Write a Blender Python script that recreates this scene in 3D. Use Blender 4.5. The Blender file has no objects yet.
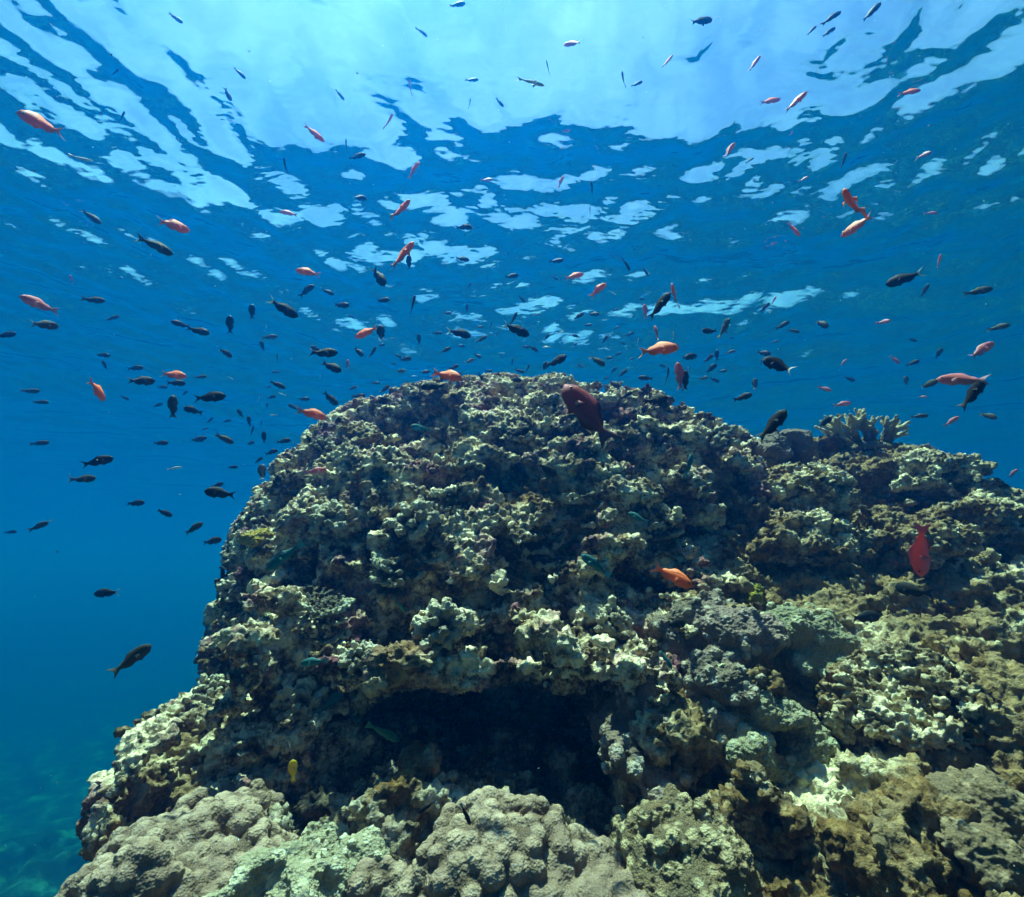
import bpy, math, random
import numpy as np
from mathutils import Vector
R = math.radians
S = bpy.context.scene
C = S.collection
# ------------------------------------------------------------------ camera, sky, sun, exposure
PITCH = R(15.0); FPX = 500.0; CX, CY = 512.0, 448.5
cam_d = bpy.data.cameras.new('camera'); cam = bpy.data.objects.new('camera', cam_d); C.objects.link(cam)
cam_d.sensor_width = 36.0; cam_d.lens = 36.0 * FPX / 1024.0
cam_d.clip_start = 0.02; cam_d.clip_end = 500.0
cam.location = (0, 0, 0); cam.rotation_euler = (R(90) + PITCH, 0, 0)
S.camera = cam
SUN_EL, SUN_AZ = 77.5, -38.0          
w = bpy.data.worlds.new('World'); S.world = w; w.use_nodes = True
nt = w.node_tree; nt.nodes.clear()
sky = nt.nodes.new('ShaderNodeTexSky'); sky.sky_type = 'NISHITA'; sky.sun_disc = False
sky.sun_elevation = R(SUN_EL); sky.sun_rotation = R(SUN_AZ); sky.altitude = 0; sky.dust_density = 2.0; sky.ozone_density = 2.0
bg = nt.nodes.new('ShaderNodeBackground'); bg.inputs['Strength'].default_value = 0.056
out = nt.nodes.new('ShaderNodeOutputWorld')
# invented broken cloud, multiplied in to mottle and tint the sky's light
wtc = nt.nodes.new('ShaderNodeTexCoord'); wns = nt.nodes.new('ShaderNodeTexNoise'); wns.inputs['Scale'].default_value = 5.5; wns.inputs['Detail'].default_value = 6.0
wrp = nt.nodes.new('ShaderNodeValToRGB'); wrp.color_ramp.elements[0].position = .36; wrp.color_ramp.elements[1].position = .66
wrp.color_ramp.elements[0].color = (.36, .58, .72, 1); wrp.color_ramp.elements[1].color = (.86, 1.14, 1.12, 1)
wmx = nt.nodes.new('ShaderNodeMix'); wmx.data_type = 'RGBA'; wmx.blend_type = 'MULTIPLY'; wmx.inputs[0].default_value = 1.0
nt.links.new(wtc.outputs['Generated'], wns.inputs['Vector']); nt.links.new(wns.outputs[0], wrp.inputs[0])
nt.links.new(sky.outputs[0], wmx.inputs[6]); nt.links.new(wrp.outputs[0], wmx.inputs[7])
nt.links.new(wmx.outputs[2], bg.inputs[0]); nt.links.new(bg.outputs[0], out.inputs[0])
w.cycles.sampling_method = 'MANUAL'; w.cycles.sample_map_resolution = 256
sl = bpy.data.lights.new('sun', 'SUN'); sun = bpy.data.objects.new('sun', sl); C.objects.link(sun)
sl.energy = 5.0; sl.angle = R(0.5); sl.color = (1.0, 0.97, 0.90)
sd = Vector((math.sin(R(SUN_AZ)) * math.cos(R(SUN_EL)), math.cos(R(SUN_AZ)) * math.cos(R(SUN_EL)), math.sin(R(SUN_EL))))
sun.rotation_euler = sd.to_track_quat('Z', 'Y').to_euler()
S.view_settings.view_transform = 'Standard'; S.view_settings.look = 'None'
S.view_settings.gamma = 1.0; S.view_settings.use_curve_mapping = False
S.view_settings.exposure = 2.05
S.render.engine = 'CYCLES'
cy = S.cycles
cy.use_denoising = True
try: cy.denoiser = 'OPENIMAGEDENOISE'
except Exception: pass
cy.max_bounces = 6; cy.diffuse_bounces = 2; cy.glossy_bounces = 3; cy.transmission_bounces = 4
cy.transparent_max_bounces = 8; cy.volume_bounces = 1
cy.caustics_reflective = False; cy.caustics_refractive = False
cy.sample_clamp_indirect = 4.0

class NT:
    """short helper for building node materials"""
    def __init__(s, name):
        s.m = bpy.data.materials.new(name); s.m.use_nodes = True
        s.t = s.m.node_tree; s.t.nodes.clear()
        s.out = s.n('ShaderNodeOutputMaterial')
    def n(s, typ, **kw):
        nd = s.t.nodes.new(typ)
        for k, v in kw.items():
            if k.startswith('i_'): nd.inputs[int(k[2:]) if k[2:].isdigit() else k[2:]].default_value = v
            else: setattr(nd, k, v)
        return nd
    def l(s, a, b): s.t.links.new(a, b)

# ------------------------------------------------------------------ the water itself and its surface
SURF_Z = 2.6
hz = NT('sea_water_volume')
pv = hz.n('ShaderNodeVolumePrincipled')
SS = np.array([0.0001, 0.0118, 0.0495]); SA = np.array([0.165, 0.031, 0.0290])   # scattering / absorption per metre
dens = 0.19
colr = SS / dens
acol = (1 - SA / dens / (1 - colr)) ** 2
pv.inputs['Density'].default_value = dens
pv.inputs['Density Attribute'].default_value = ''
pv.inputs['Temperature Attribute'].default_value = ''
pv.inputs['Color'].default_value = (*colr, 1)
pv.inputs['Absorption Color'].default_value = (*acol, 1)
pv.inputs['Anisotropy'].default_value = 0.70
pv.inputs['Emission Strength'].default_value = 0.0
hz.l(pv.outputs[0], hz.out.inputs['Volume'])
hz.m.cycles.homogeneous_volume = True

def mesh_obj(name, verts, faces, mat=None, parent=None, smooth=True, link=True):
    me = bpy.data.meshes.new(name)
    verts = np.asarray(verts, dtype=np.float32); faces = np.asarray(faces, dtype=np.int32)
    k = faces.shape[1]
    me.vertices.add(len(verts)); me.vertices.foreach_set('co', verts.ravel())
    me.loops.add(faces.size); me.loops.foreach_set('vertex_index', faces.ravel())
    me.polygons.add(len(faces)); me.polygons.foreach_set('loop_start', np.arange(0, faces.size, k, dtype=np.int32))
    me.polygons.foreach_set('loop_total', np.full(len(faces), k, dtype=np.int32))
    me.update(calc_edges=True); me.validate()
    if smooth: me.polygons.foreach_set('use_smooth', np.ones(len(faces), dtype=bool))
    for m in (mat if isinstance(mat, (list, tuple)) else [mat]):
        if m: me.materials.append(m)
    o = bpy.data.objects.new(name, me)
    if link: C.objects.link(o)
    if parent: o.parent = parent
    return o

def box(name, lo, hi, mat):
    x0, y0, z0 = lo; x1, y1, z1 = hi
    v = [(x0,y0,z0),(x1,y0,z0),(x1,y1,z0),(x0,y1,z0),(x0,y0,z1),(x1,y0,z1),(x1,y1,z1),(x0,y1,z1)]
    f = [(0,3,2,1),(4,5,6,7),(0,1,5,4),(1,2,6,5),(2,3,7,6),(3,0,4,7)]
    return mesh_obj(name, v, f, mat, smooth=False)
haze = box('haze', (-90, -60, -9.5), (90, 100, SURF_Z + 0.35), hz.m)
haze['kind'] = 'stuff'

# rippled sea surface seen from below
def wave_field(x, y):
    rs = np.random.RandomState(5)
    z = np.zeros_like(x)
    far = np.hypot(x, y)
    for lam, amp, n, spread in ((3.4, .026, 5, .6), (1.6, .021, 8, .8), (.75, .0125, 10, 1.0), (.36, .0092, 14, 1.3), (.19, .0048, 16, 1.5)):
        w_ = 0
        for i in range(n):
            a = R(100) + spread * rs.uniform(-1, 1); l = lam * rs.uniform(.75, 1.3); k = 2 * math.pi / l
            w_ = w_ + amp / math.sqrt(n) * 1.4 * np.sin(k * (x * math.cos(a) + y * math.sin(a)) + rs.uniform(0, 6.28))
        z += w_ * np.exp(-(far / (16 * lam ** .5)) ** 2)          # a short chop that dies out with the coarser far grid
    return z
def surface_mesh():
    # grid that is fine near the camera and coarser far away
    def axis(near, far, step, grow):
        p = [0.0]; s = step
        while p[-1] < far:
            if p[-1] > near: s *= grow
            p.append(p[-1] + s)
        return np.array(p)
    xa = axis(6, 89, .045, 1.025); xs = np.concatenate([-xa[:0:-1], xa])
    yb = axis(1, 59, .08, 1.06); yf = axis(10, 99, .045, 1.025); ys = np.concatenate([-yb[:0:-1], yf])
    X, Y = np.meshgrid(xs, ys)
    fade = 1.0
    Z = SURF_Z + wave_field(X, Y) * fade
    n, m = X.shape
    v = np.stack([X, Y, Z], -1).reshape(-1, 3)
    i = np.arange(n * m).reshape(n, m)
    f = np.stack([i[:-1, :-1], i[:-1, 1:], i[1:, 1:], i[1:, :-1]], -1).reshape(-1, 4)
    return v, f
wt = NT('sea_surface_from_below')
fr = wt.n('ShaderNodeFresnel'); fr.inputs['IOR'].default_value = 1.33
tr = wt.n('ShaderNodeBsdfTransparent'); gl = wt.n('ShaderNodeBsdfGlossy'); gl.inputs['Roughness'].default_value = 0.0
mx = wt.n('ShaderNodeMixShader')
rf = wt.n('ShaderNodeBsdfRefraction'); rf.inputs['IOR'].default_value = 1.33; rf.inputs['Roughness'].default_value = 0.0
m2 = wt.n('ShaderNodeMixShader'); m2.inputs[0].default_value = 0.45
tc = wt.n('ShaderNodeTexCoord'); mp = wt.n('ShaderNodeMapping'); mp.inputs['Scale'].default_value = (1.6, 2.6, 1)
ns = wt.n('ShaderNodeTexNoise'); ns.inputs['Scale'].default_value = 3.0; ns.inputs['Detail'].default_value = 2.0
bp = wt.n('ShaderNodeBump'); bp.inputs['Strength'].default_value = 1.0; bp.inputs['Distance'].default_value = 0.014
wt.l(tc.outputs['Object'], mp.inputs[0]); wt.l(mp.outputs[0], ns.inputs['Vector']); wt.l(ns.outputs[0], bp.inputs['Height'])
wt.l(bp.outputs[0], fr.inputs['Normal']); wt.l(bp.outputs[0], gl.inputs['Normal'])
wt.l(fr.outputs[0], mx.inputs[0]); wt.l(bp.outputs[0], rf.inputs['Normal']); wt.l(tr.outputs[0], m2.inputs[1]); wt.l(rf.outputs[0], m2.inputs[2]); wt.l(m2.outputs[0], mx.inputs[1]); wt.l(gl.outputs[0], mx.inputs[2])
wt.l(mx.outputs[0], wt.out.inputs['Surface'])
sv, sf = surface_mesh()
water = mesh_obj('water', sv, sf, wt.m); water['kind'] = 'structure'

# ------------------------------------------------------------------ small volume-modelling kit
_rs = np.random.RandomState(11)
def _noise_volume(n=64, beta=0.0, lo=6, hi=26, seed=1):
    """tileable band-limited noise in a cube, unit variance"""
    r = np.random.RandomState(seed).randn(n, n, n).astype(np.float32)
    f = np.fft.fftfreq(n) * n
    k = np.sqrt(f[:, None, None] ** 2 + f[None, :, None] ** 2 + f[None, None, :] ** 2)
    band = np.exp(-((k - (lo + hi) / 2) / ((hi - lo) / 2)) ** 2)
    v = np.fft.ifftn(np.fft.fftn(r) * band).real.astype(np.float32)
    return v / v.std()
NV = [_noise_volume(seed=s, lo=4, hi=12) for s in (1, 2, 3, 4)]     # about 8 waves across the cube
def noise(p, wave, vol=0):
    """p (N,3) in metres -> noise with about the given wavelength (metres)"""
    v = NV[vol]; n = v.shape[0]
    q = p / (np.asarray(wave, dtype=np.float32)) * (n / 8.0)
    i = np.floor(q).astype(np.int32); f = (q - i).astype(np.float32); f = f * f * (3 - 2 * f)
    i %= n; j = (i + 1) % n
    x0, y0, z0 = i.T; x1, y1, z1 = j.T; fx, fy, fz = f.T
    a = v[x0, y0, z0] * (1 - fx) + v[x1, y0, z0] * fx; b = v[x0, y1, z0] * (1 - fx) + v[x1, y1, z0] * fx
    c = v[x0, y0, z1] * (1 - fx) + v[x1, y0, z1] * fx; d = v[x0, y1, z1] * (1 - fx) + v[x1, y1, z1] * fx
    return (a * (1 - fy) + b * fy) * (1 - fz) + (c * (1 - fy) + d * fy) * fz
def P(px, py, Y):
    """point seen at a pixel of the photograph at world depth Y (metres ahead of the camera)"""
    u, v = (px - CX) / FPX, (CY - py) / FPX
    y, z = math.cos(PITCH) - v * math.sin(PITCH), math.sin(PITCH) + v * math.cos(PITCH)
    return np.array([u / y * Y, Y, z / y * Y])
def smin(a, b, k):
    h = np.clip(0.5 + 0.5 * (b - a) / k, 0, 1)
    return b * (1 - h) + a * h - k * h * (1 - h)
def rot_z(a):
    c, s = math.cos(a), math.sin(a)
    return np.array([[c, -s, 0], [s, c, 0], [0, 0, 1.0]])
def rot_y(a):
    c, s = math.cos(a), math.sin(a)
    return np.array([[c, 0, s], [0, 1.0, 0], [-s, 0, c]])
def rot_x(a):
    c, s = math.cos(a), math.sin(a)
    return np.array([[1.0, 0, 0], [0, c, -s], [0, s, c]])
class Field:
    def __init__(s, lo, hi, h):
        s.lo = np.array(lo, dtype=np.float64); s.h = h
        s.n = np.ceil((np.array(hi) - s.lo) / h).astype(int) + 1
        s.ax = [s.lo[i] + h * np.arange(s.n[i]) for i in range(3)]
        s.F = np.full(s.n, 9.0, dtype=np.float32); s.id = np.zeros(s.n, dtype=np.int32)
    def grid(s, step=1):
        X, Y, Z = np.meshgrid(s.ax[0], s.ax[1], s.ax[2], indexing='ij')
        return np.stack([X, Y, Z], -1).reshape(-1, 3).astype(np.float32)
    def _box(s, c, r):
        a = np.clip(np.floor((np.asarray(c) - r - s.lo) / s.h).astype(int), 0, s.n - 1)
        b = np.clip(np.ceil((np.asarray(c) + r - s.lo) / s.h).astype(int) + 1, 1, s.n)
        return a, b
    def ell_val(s, c, r, M=None, pw=2.0, sl=None):
        a, b = sl if sl is not None else (np.zeros(3, int), s.n)
        x = (s.ax[0][a[0]:b[0]] - c[0]).astype(np.float32)[:, None, None]; y = (s.ax[1][a[1]:b[1]] - c[1]).astype(np.float32)[None, :, None]; z = (s.ax[2][a[2]:b[2]] - c[2]).astype(np.float32)[None, None, :]
        if M is not None:
            x, y, z = (M[0, 0] * x + M[1, 0] * y + M[2, 0] * z, M[0, 1] * x + M[1, 1] * y + M[2, 1] * z, M[0, 2] * x + M[1, 2] * y + M[2, 2] * z)
        q = (np.abs(x / r[0]) ** pw + np.abs(y / r[1]) ** pw + np.abs(z / r[2]) ** pw) ** (1 / pw)
        return ((q - 1) * min(r)).astype(np.float32)
    def add(s, c, r, k=.08, M=None, pw=2.0):
        s.F = smin(s.F, s.ell_val(c, r, M, pw), k)
    def cut(s, c, r, k=.05, M=None, pw=2.0):
        s.F = -smin(-s.F, s.ell_val(c, r, M, pw), k)
    def knob(s, c, r, k, i, flat=1.0, M=None):
        a, b = s._box(c, max(r, r * flat) * 1.9 + k)
        if np.any(b <= a): return
        sl = tuple(slice(a[t], b[t]) for t in range(3))
        v = s.ell_val(c, (r, r, r * flat), M, 2.0, (a, b)); f = s.F[sl]
        s.id[sl] = np.where(v < f, i, s.id[sl]); s.F[sl] = smin(f, v, k)
    def dent(s, c, r, k, flat=1.0, M=None):
        a, b = s._box(c, max(r, r * flat) * 1.9 + k)
        if np.any(b <= a): return
        sl = tuple(slice(a[t], b[t]) for t in range(3))
        v = s.ell_val(c, (r, r, r * flat), M, 2.0, (a, b))
        s.F[sl] = -smin(-s.F[sl], v, k)
    def sample(s, p, arr=None, nearest=False):
        arr = s.F if arr is None else arr
        q = (p - s.lo) / s.h
        if nearest:
            i = np.clip(np.round(q).astype(int), 0, s.n - 1); return arr[i[:, 0], i[:, 1], i[:, 2]]
        i = np.clip(np.floor(q).astype(int), 0, s.n - 2); f = (q - i)
        r = 0
        for dx in (0, 1):
            for dy in (0, 1):
                for dz in (0, 1):
                    w_ = (f[:, 0] if dx else 1 - f[:, 0]) * (f[:, 1] if dy else 1 - f[:, 1]) * (f[:, 2] if dz else 1 - f[:, 2])
                    r = r + w_ * arr[i[:, 0] + dx, i[:, 1] + dy, i[:, 2] + dz]
        return r
    def surface_points(s, n, rs, band=None):
        """random points close to the present surface, with outward normals"""
        band = band or s.h
        idx = np.argwhere(np.abs(s.F) < band)
        idx = idx[rs.randint(0, len(idx), n)]
        g = np.stack(np.gradient(s.F), 0) if s.F.size < 3e6 else None
        p = s.lo + idx * s.h
        e = s.h * 2
        nr = np.stack([s.sample(p + e * np.eye(3)[t]) - s.sample(p - e * np.eye(3)[t]) for t in range(3)], -1)
        nr /= np.linalg.norm(nr, axis=1, keepdims=True) + 1e-9
        return p + (rs.rand(n, 3) - .5) * s.h, nr
    def mesh(s, keep_largest=True):
        F = s.F
        F[0] = F[-1] = 1; F[:, 0] = F[:, -1] = 1; F[:, :, 0] = F[:, :, -1] = 1
        I = F < 0
        cnt = np.zeros(np.array(F.shape) - 1, dtype=np.int8)
        for dx in (0, 1):
            for dy in (0, 1):
                for dz in (0, 1):
                    cnt += I[dx:F.shape[0] - 1 + dx, dy:F.shape[1] - 1 + dy, dz:F.shape[2] - 1 + dz]
        act = np.argwhere((cnt > 0) & (cnt < 8))
        m = len(act); vid = np.full(cnt.shape, -1, dtype=np.int32); vid[act[:, 0], act[:, 1], act[:, 2]] = np.arange(m)
        cor = [(0,0,0),(1,0,0),(0,1,0),(1,1,0),(0,0,1),(1,0,1),(0,1,1),(1,1,1)]
        val = [F[act[:, 0] + c[0], act[:, 1] + c[1], act[:, 2] + c[2]] for c in cor]
        pos = np.zeros((m, 3), dtype=np.float64); w_ = np.zeros(m)
        for a, b in ((0,1),(2,3),(4,5),(6,7),(0,2),(1,3),(4,6),(5,7),(0,4),(1,5),(2,6),(3,7)):
            x = (val[a] < 0) != (val[b] < 0)
            t = np.where(x, val[a] / np.where(x, val[a] - val[b], 1), 0)
            pa, pb = np.array(cor[a], float), np.array(cor[b], float)
            pos += np.where(x[:, None], pa + t[:, None] * (pb - pa), 0); w_ += x
        V = s.lo + (act + pos / w_[:, None]) * s.h
        quads = []
        for ax in range(3):
            A = [slice(None)] * 3; B = [slice(None)] * 3
            A[ax] = slice(0, -1); B[ax] = slice(1, None)
            x = I[tuple(A)] != I[tuple(B)]
            e = np.argwhere(x)
            o1, o2 = [t for t in range(3) if t != ax]
            e = e[(e[:, o1] > 0) & (e[:, o2] > 0) & (e[:, o1] < F.shape[o1] - 1) & (e[:, o2] < F.shape[o2] - 1)]
            ins = I[e[:, 0], e[:, 1], e[:, 2]]
            d1 = np.zeros(3, int); d1[o1] = 1; d2 = np.zeros(3, int); d2[o2] = 1
            g = lambda q: vid[q[:, 0], q[:, 1], q[:, 2]]
            q = np.stack([g(e - d1 - d2), g(e - d2), g(e), g(e - d1)], -1)
            flip = ins if ax != 1 else ~ins
            q = np.where(flip[:, None], q, q[:, ::-1])
            quads.append(q)
        Q = np.concatenate(quads)
        if keep_largest:
            lab = np.arange(m)
            E = np.concatenate([Q[:, [0, 1]], Q[:, [1, 2]], Q[:, [2, 3]], Q[:, [3, 0]]])
            while True:
                mn = np.minimum(lab[E[:, 0]], lab[E[:, 1]]); new = lab.copy()
                np.minimum.at(new, E[:, 0], mn); np.minimum.at(new, E[:, 1], mn); np.minimum.at(new, lab, new)
                new = new[new]; new = new[new]
                if np.array_equal(new, lab): break
                lab = new
            big = np.bincount(lab).argmax(); kv = lab == big
            Q = Q[kv[Q[:, 0]]]; re = np.cumsum(kv) - 1; V = V[kv]; Q = re[Q]
        return V, Q
def subdivide(V, Q):
    E = np.sort(np.concatenate([Q[:, [0, 1]], Q[:, [1, 2]], Q[:, [2, 3]], Q[:, [3, 0]]]), axis=1)
    key = E[:, 0].astype(np.int64) * len(V) + E[:, 1]
    u, inv = np.unique(key, return_inverse=True)
    mid = (V[u // len(V)] + V[u % len(V)]) / 2; n = len(Q)
    e0, e1, e2, e3 = (inv[i * n:(i + 1) * n] + len(V) for i in range(4))
    c = np.arange(n) + len(V) + len(u)
    W = np.concatenate([V, mid, V[Q].mean(1)])
    N = np.concatenate([np.stack([Q[:, 0], e0, c, e3], -1), np.stack([e0, Q[:, 1], e1, c], -1), np.stack([c, e1, Q[:, 2], e2], -1), np.stack([e3, c, e2, Q[:, 3]], -1)])
    return W, N
def normals(V, Q):
    n = np.cross(V[Q[:, 2]] - V[Q[:, 0]], V[Q[:, 3]] - V[Q[:, 1]])
    N = np.stack([np.bincount(Q.ravel(), weights=np.repeat(n[:, t], 4), minlength=len(V)) for t in range(3)], -1)
    return N / (np.linalg.norm(N, axis=1, keepdims=True) + 1e-12)
def relax(V, Q, f=.5):
    E = np.concatenate([Q[:, [0, 1]], Q[:, [1, 2]], Q[:, [2, 3]], Q[:, [3, 0]]])
    d = np.bincount(E.ravel(), minlength=len(V))
    S_ = np.stack([np.bincount(E[:, 0], weights=V[E[:, 1], t], minlength=len(V)) + np.bincount(E[:, 1], weights=V[E[:, 0], t], minlength=len(V)) for t in range(3)], -1)
    return V * (1 - f) + f * S_ / d[:, None]
def attr(o, name, values):
    a = o.data.attributes.new(name, 'FLOAT', 'POINT'); a.data.foreach_set('value', np.asarray(values, dtype=np.float32))

# ------------------------------------------------------------------ materials of rock and coral
def ramp(nt_, stops, fac, interp='LINEAR'):
    r = nt_.n('ShaderNodeValToRGB'); r.color_ramp.interpolation = interp
    while len(r.color_ramp.elements) < len(stops): r.color_ramp.elements.new(0.5)
    for e, (p, c) in zip(r.color_ramp.elements, stops):
        e.position = p; e.color = (*c, 1) if len(c) == 3 else c
    nt_.l(fac, r.inputs[0]); return r.outputs[0]
def tex(nt_, kind, scale, vec, detail=3.0, rough=.6, out=0, **kw):
    t = nt_.n(kind, **kw); t.inputs['Scale'].default_value = scale
    if kind == 'ShaderNodeTexNoise': t.inputs['Detail'].default_value = detail; t.inputs['Roughness'].default_value = rough
    nt_.l(vec, t.inputs['Vector']); return t.outputs[out]
def mixc(nt_, f, a, b):
    m = nt_.n('ShaderNodeMix', data_type='RGBA')
    for sock, v in ((m.inputs[0], f), (m.inputs[6], a), (m.inputs[7], b)):
        if hasattr(v, 'links') or hasattr(v, 'is_linked'): nt_.l(v, sock)
        elif isinstance(v, (int, float)): sock.default_value = v
        else: sock.default_value = (*v, 1)
    return m.outputs[2]
def rock_material(name, dark, mid, pale, extra, extra_amt, rust=0.0, pale_amt=.5):
    n = NT(name); co = n.n('ShaderNodeTexCoord').outputs['Object']
    knob = n.n('ShaderNodeAttribute', attribute_name='knob').outputs['Fac']     # a random number per lump of coral
    c1 = tex(n, 'ShaderNodeTexNoise', 11, co, 7, .70); c2 = tex(n, 'ShaderNodeTexNoise', 34, co, 5, .7)
    c3 = tex(n, 'ShaderNodeTexNoise', 3.2, co, 3, .6); c4 = tex(n, 'ShaderNodeTexNoise', 120, co, 3, .7)
    def mad(x, k, y):
        q = n.n('ShaderNodeMath', operation='MULTIPLY_ADD'); n.l(x, q.inputs[0]); q.inputs[1].default_value = k
        if isinstance(y, float): q.inputs[2].default_value = y
        else: n.l(y, q.inputs[2])
        return q.outputs[0]
    v = mad(c1, .95, -.95 + (pale_amt - .5) * .5); v = mad(c2, .75, v); v = mad(knob, .34, v); v = mad(c3, .45, v); v = mad(c4, .30, v)
    col_ = ramp(n, [(.26, dark), (.40, mid), (.50, tuple((x + y) / 2 for x, y in zip(mid, pale))), (.58, pale), (.80, tuple(min(.82, c * 1.15) for c in pale))], v)
    ex = ramp(n, [(.60 - extra_amt, (0, 0, 0)), (.68 - extra_amt, (1, 1, 1))], tex(n, 'ShaderNodeTexNoise', 7.3, co, 4, .65))
    exm = n.n('ShaderNodeMath', operation='MULTIPLY'); n.l(ex, exm.inputs[0]); n.l(c2, exm.inputs[1])
    col_ = mixc(n, exm.outputs[0], col_, extra)
    if rust:
        rm = ramp(n, [(.55 - rust * .3, (0, 0, 0)), (.66 - rust * .3, (1, 1, 1))], tex(n, 'ShaderNodeTexNoise', 3.1, co, 5, .62))
        rr = n.n('ShaderNodeMath', operation='MULTIPLY'); n.l(rm, rr.inputs[0]); rr.inputs[1].default_value = .85
        rc = ramp(n, [(.3, (.035, .022, .008)), (.5, (.14, .07, .018)), (.7, (.30, .17, .05))], c2)
        col_ = mixc(n, rr.outputs[0], col_, rc)
    bs = n.n('ShaderNodeBsdfPrincipled'); bs.inputs['Roughness'].default_value = .85; bs.inputs['Specular IOR Level'].default_value = .12
    n.l(col_, bs.inputs['Base Color'])
    bh = n.n('ShaderNodeMath', operation='ADD'); n.l(tex(n, 'ShaderNodeTexVoronoi', 70, co), bh.inputs[0]); n.l(c4, bh.inputs[1])
    bu = n.n('ShaderNodeBump'); bu.inputs['Strength'].default_value = .8; bu.inputs['Distance'].default_value = .008
    n.l(bh.outputs[0], bu.inputs['Height']); n.l(bu.outputs[0], bs.inputs['Normal']); n.l(bs.outputs[0], n.out.inputs['Surface'])
    return n.m
M_bommie = rock_material('encrusted_reef_rock', (.022, .015, .007), (.16, .108, .055), (.84, .68, .41), (.36, .13, .16), .06, rust=.12, pale_amt=.60)
M_shoulder = rock_material('pale_crusted_reef_rock', (.04, .027, .011), (.25, .18, .09), (.80, .65, .37), (.32, .19, .15), .05, rust=.58, pale_amt=.74)
M_ledge = rock_material('rusty_ledge_rock', (.03, .02, .010), (.18, .125, .07), (.55, .48, .31), (.28, .17, .15), .05, rust=.65, pale_amt=.60)
M_dome = rock_material('pale_mottled_dome_coral', (.05, .034, .015), (.27, .20, .105), (.80, .66, .40), (.34, .20, .15), .04, rust=.35, pale_amt=.60)
M_foot = rock_material('rubbly_foot_rock', (.02, .016, .009), (.13, .10, .06), (.48, .41, .27), (.24, .13, .13), .05, rust=.02, pale_amt=.48)

# ------------------------------------------------------------------ the reef masses
def finish(name, fld, mat, rs, fine=.006, sub=1, wave=.024, parent=None, smooth_it=0):
    V, Q = fld.mesh()
    kid = fld.sample(V, fld.id, nearest=True)
    rnd = np.random.RandomState(3).rand(max(1, kid.max() + 1)); rnd[0] = .42
    kv = rnd[kid]
    for _ in range(smooth_it): V = relax(V, Q)
    for _ in range(sub):
        n0 = len(V); V2, Q2 = subdivide(V, Q)
        k2 = np.zeros(len(V2)); cnt = np.zeros(len(V2))
        # carry the lump value to the new vertices by averaging over faces
        fk = kv[Q].mean(1); fk4 = np.concatenate([fk] * 4)
        k2 = np.bincount(Q2.ravel(), weights=np.repeat(fk4, 4), minlength=len(V2)) / np.maximum(1, np.bincount(Q2.ravel(), minlength=len(V2)))
        V, Q, kv = relax(V2, Q2, .35), Q2, k2
    N = normals(V, Q)
    p = V.astype(np.float32)
    d = fine * (noise(p, wave, 1) * .7 + noise(p, wave * .5, 2) * .45 + noise(p, wave * 2.3, 3) * .6)
    V = V + N * np.clip(d, -2.2 * fine, 2.2 * fine)[:, None]
    o = mesh_obj(name, V, Q, mat, parent=parent); attr(o, 'knob', kv)
    return o

def rough(f, rs, amp=(.07, .05, .03), waves=(.55, .24, .11), layer=.02, layer_wave=(.30, .30, .085), holes=.05):
    """weathered-limestone roughness added to a smooth field"""
    near = np.abs(f.F.ravel()) < .22
    g = np.stack(np.unravel_index(np.nonzero(near)[0], f.F.shape), -1)
    p = (f.lo + g * f.h).astype(np.float32)
    d = np.zeros(len(p), dtype=np.float32)
    for a, w_, v in zip(amp, waves, (0, 1, 2)): d += a * noise(p, w_, v)
    if layer: d += layer * noise(p, layer_wave, 3)
    if holes:
        hn = noise(p, .16, 2) * .6 + noise(p + 3.3, .085, 1) * .7
        d += holes * np.clip(hn - .55, 0, 1.4) * 1.6
    fl = f.F.ravel(); fl[near] += d; f.F = fl.reshape(f.F.shape)

def tag(o, label, cat, group=None):
    o['label'] = label; o['category'] = cat
    if group: o['group'] = group
    return o

def knobs(f, n, rs, rmin, rmax, k=.012, up_bias=.3, flat=(.6, 1.1), sink=.3, region=None):
    p, nr = f.surface_points(n * 2, rs)
    ok = nr[:, 2] > -up_bias - rs.rand(len(p)) * .5
    ok &= (nr[:, 1] < .55)
    if region is not None: ok &= region(p)
    p, nr = p[ok][:n], nr[ok][:n]
    for i, (c, m) in enumerate(zip(p, nr)):
        r = rmin + (rmax - rmin) * rs.rand() ** 2.2
        f.knob(c + m * r * (rs.rand() - sink), r, k, i + 1 + f.id.max() * 0 + getattr(f, 'base', 0), rs.uniform(*flat), rot_y(rs.uniform(-.6, .6)) @ rot_x(rs.uniform(-.6, .6)))
    f.base = getattr(f, 'base', 0) + n
def slope(f, pts, r, k=.09, into=(0, .62, -.78)):
    """rounded masses whose front-upper faces pass through the given (pixel, pixel, depth) points"""
    d = np.array(into) / np.linalg.norm(into)
    for px, py, Y, *q in pts:
        rr = r * (q[0] if q else 1); f.add(P(px, py, Y) + d * rr, (rr * 1.15, rr * 1.1, rr), k)
def flakes(f, n, rs, rmin, rmax, k=.005, sink=.2):
    p, nr = f.surface_points(n * 2, rs)
    ok = (nr[:, 1] < .5) & (nr[:, 2] > -.5); p, nr = p[ok][:n], nr[ok][:n]; b0 = getattr(f, 'base', 0)
    for i, (c, m) in enumerate(zip(p, nr)):
        r_ = rmin + (rmax - rmin) * rs.rand() ** 1.8
        f.knob(c + m * r_ * rs.uniform(-.3, .55), r_, k, i + 1 + b0, rs.uniform(.28, .5), rot_y(rs.uniform(-.7, .7)) @ rot_x(rs.uniform(-.5, .9)))
    f.base = b0 + n
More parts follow.
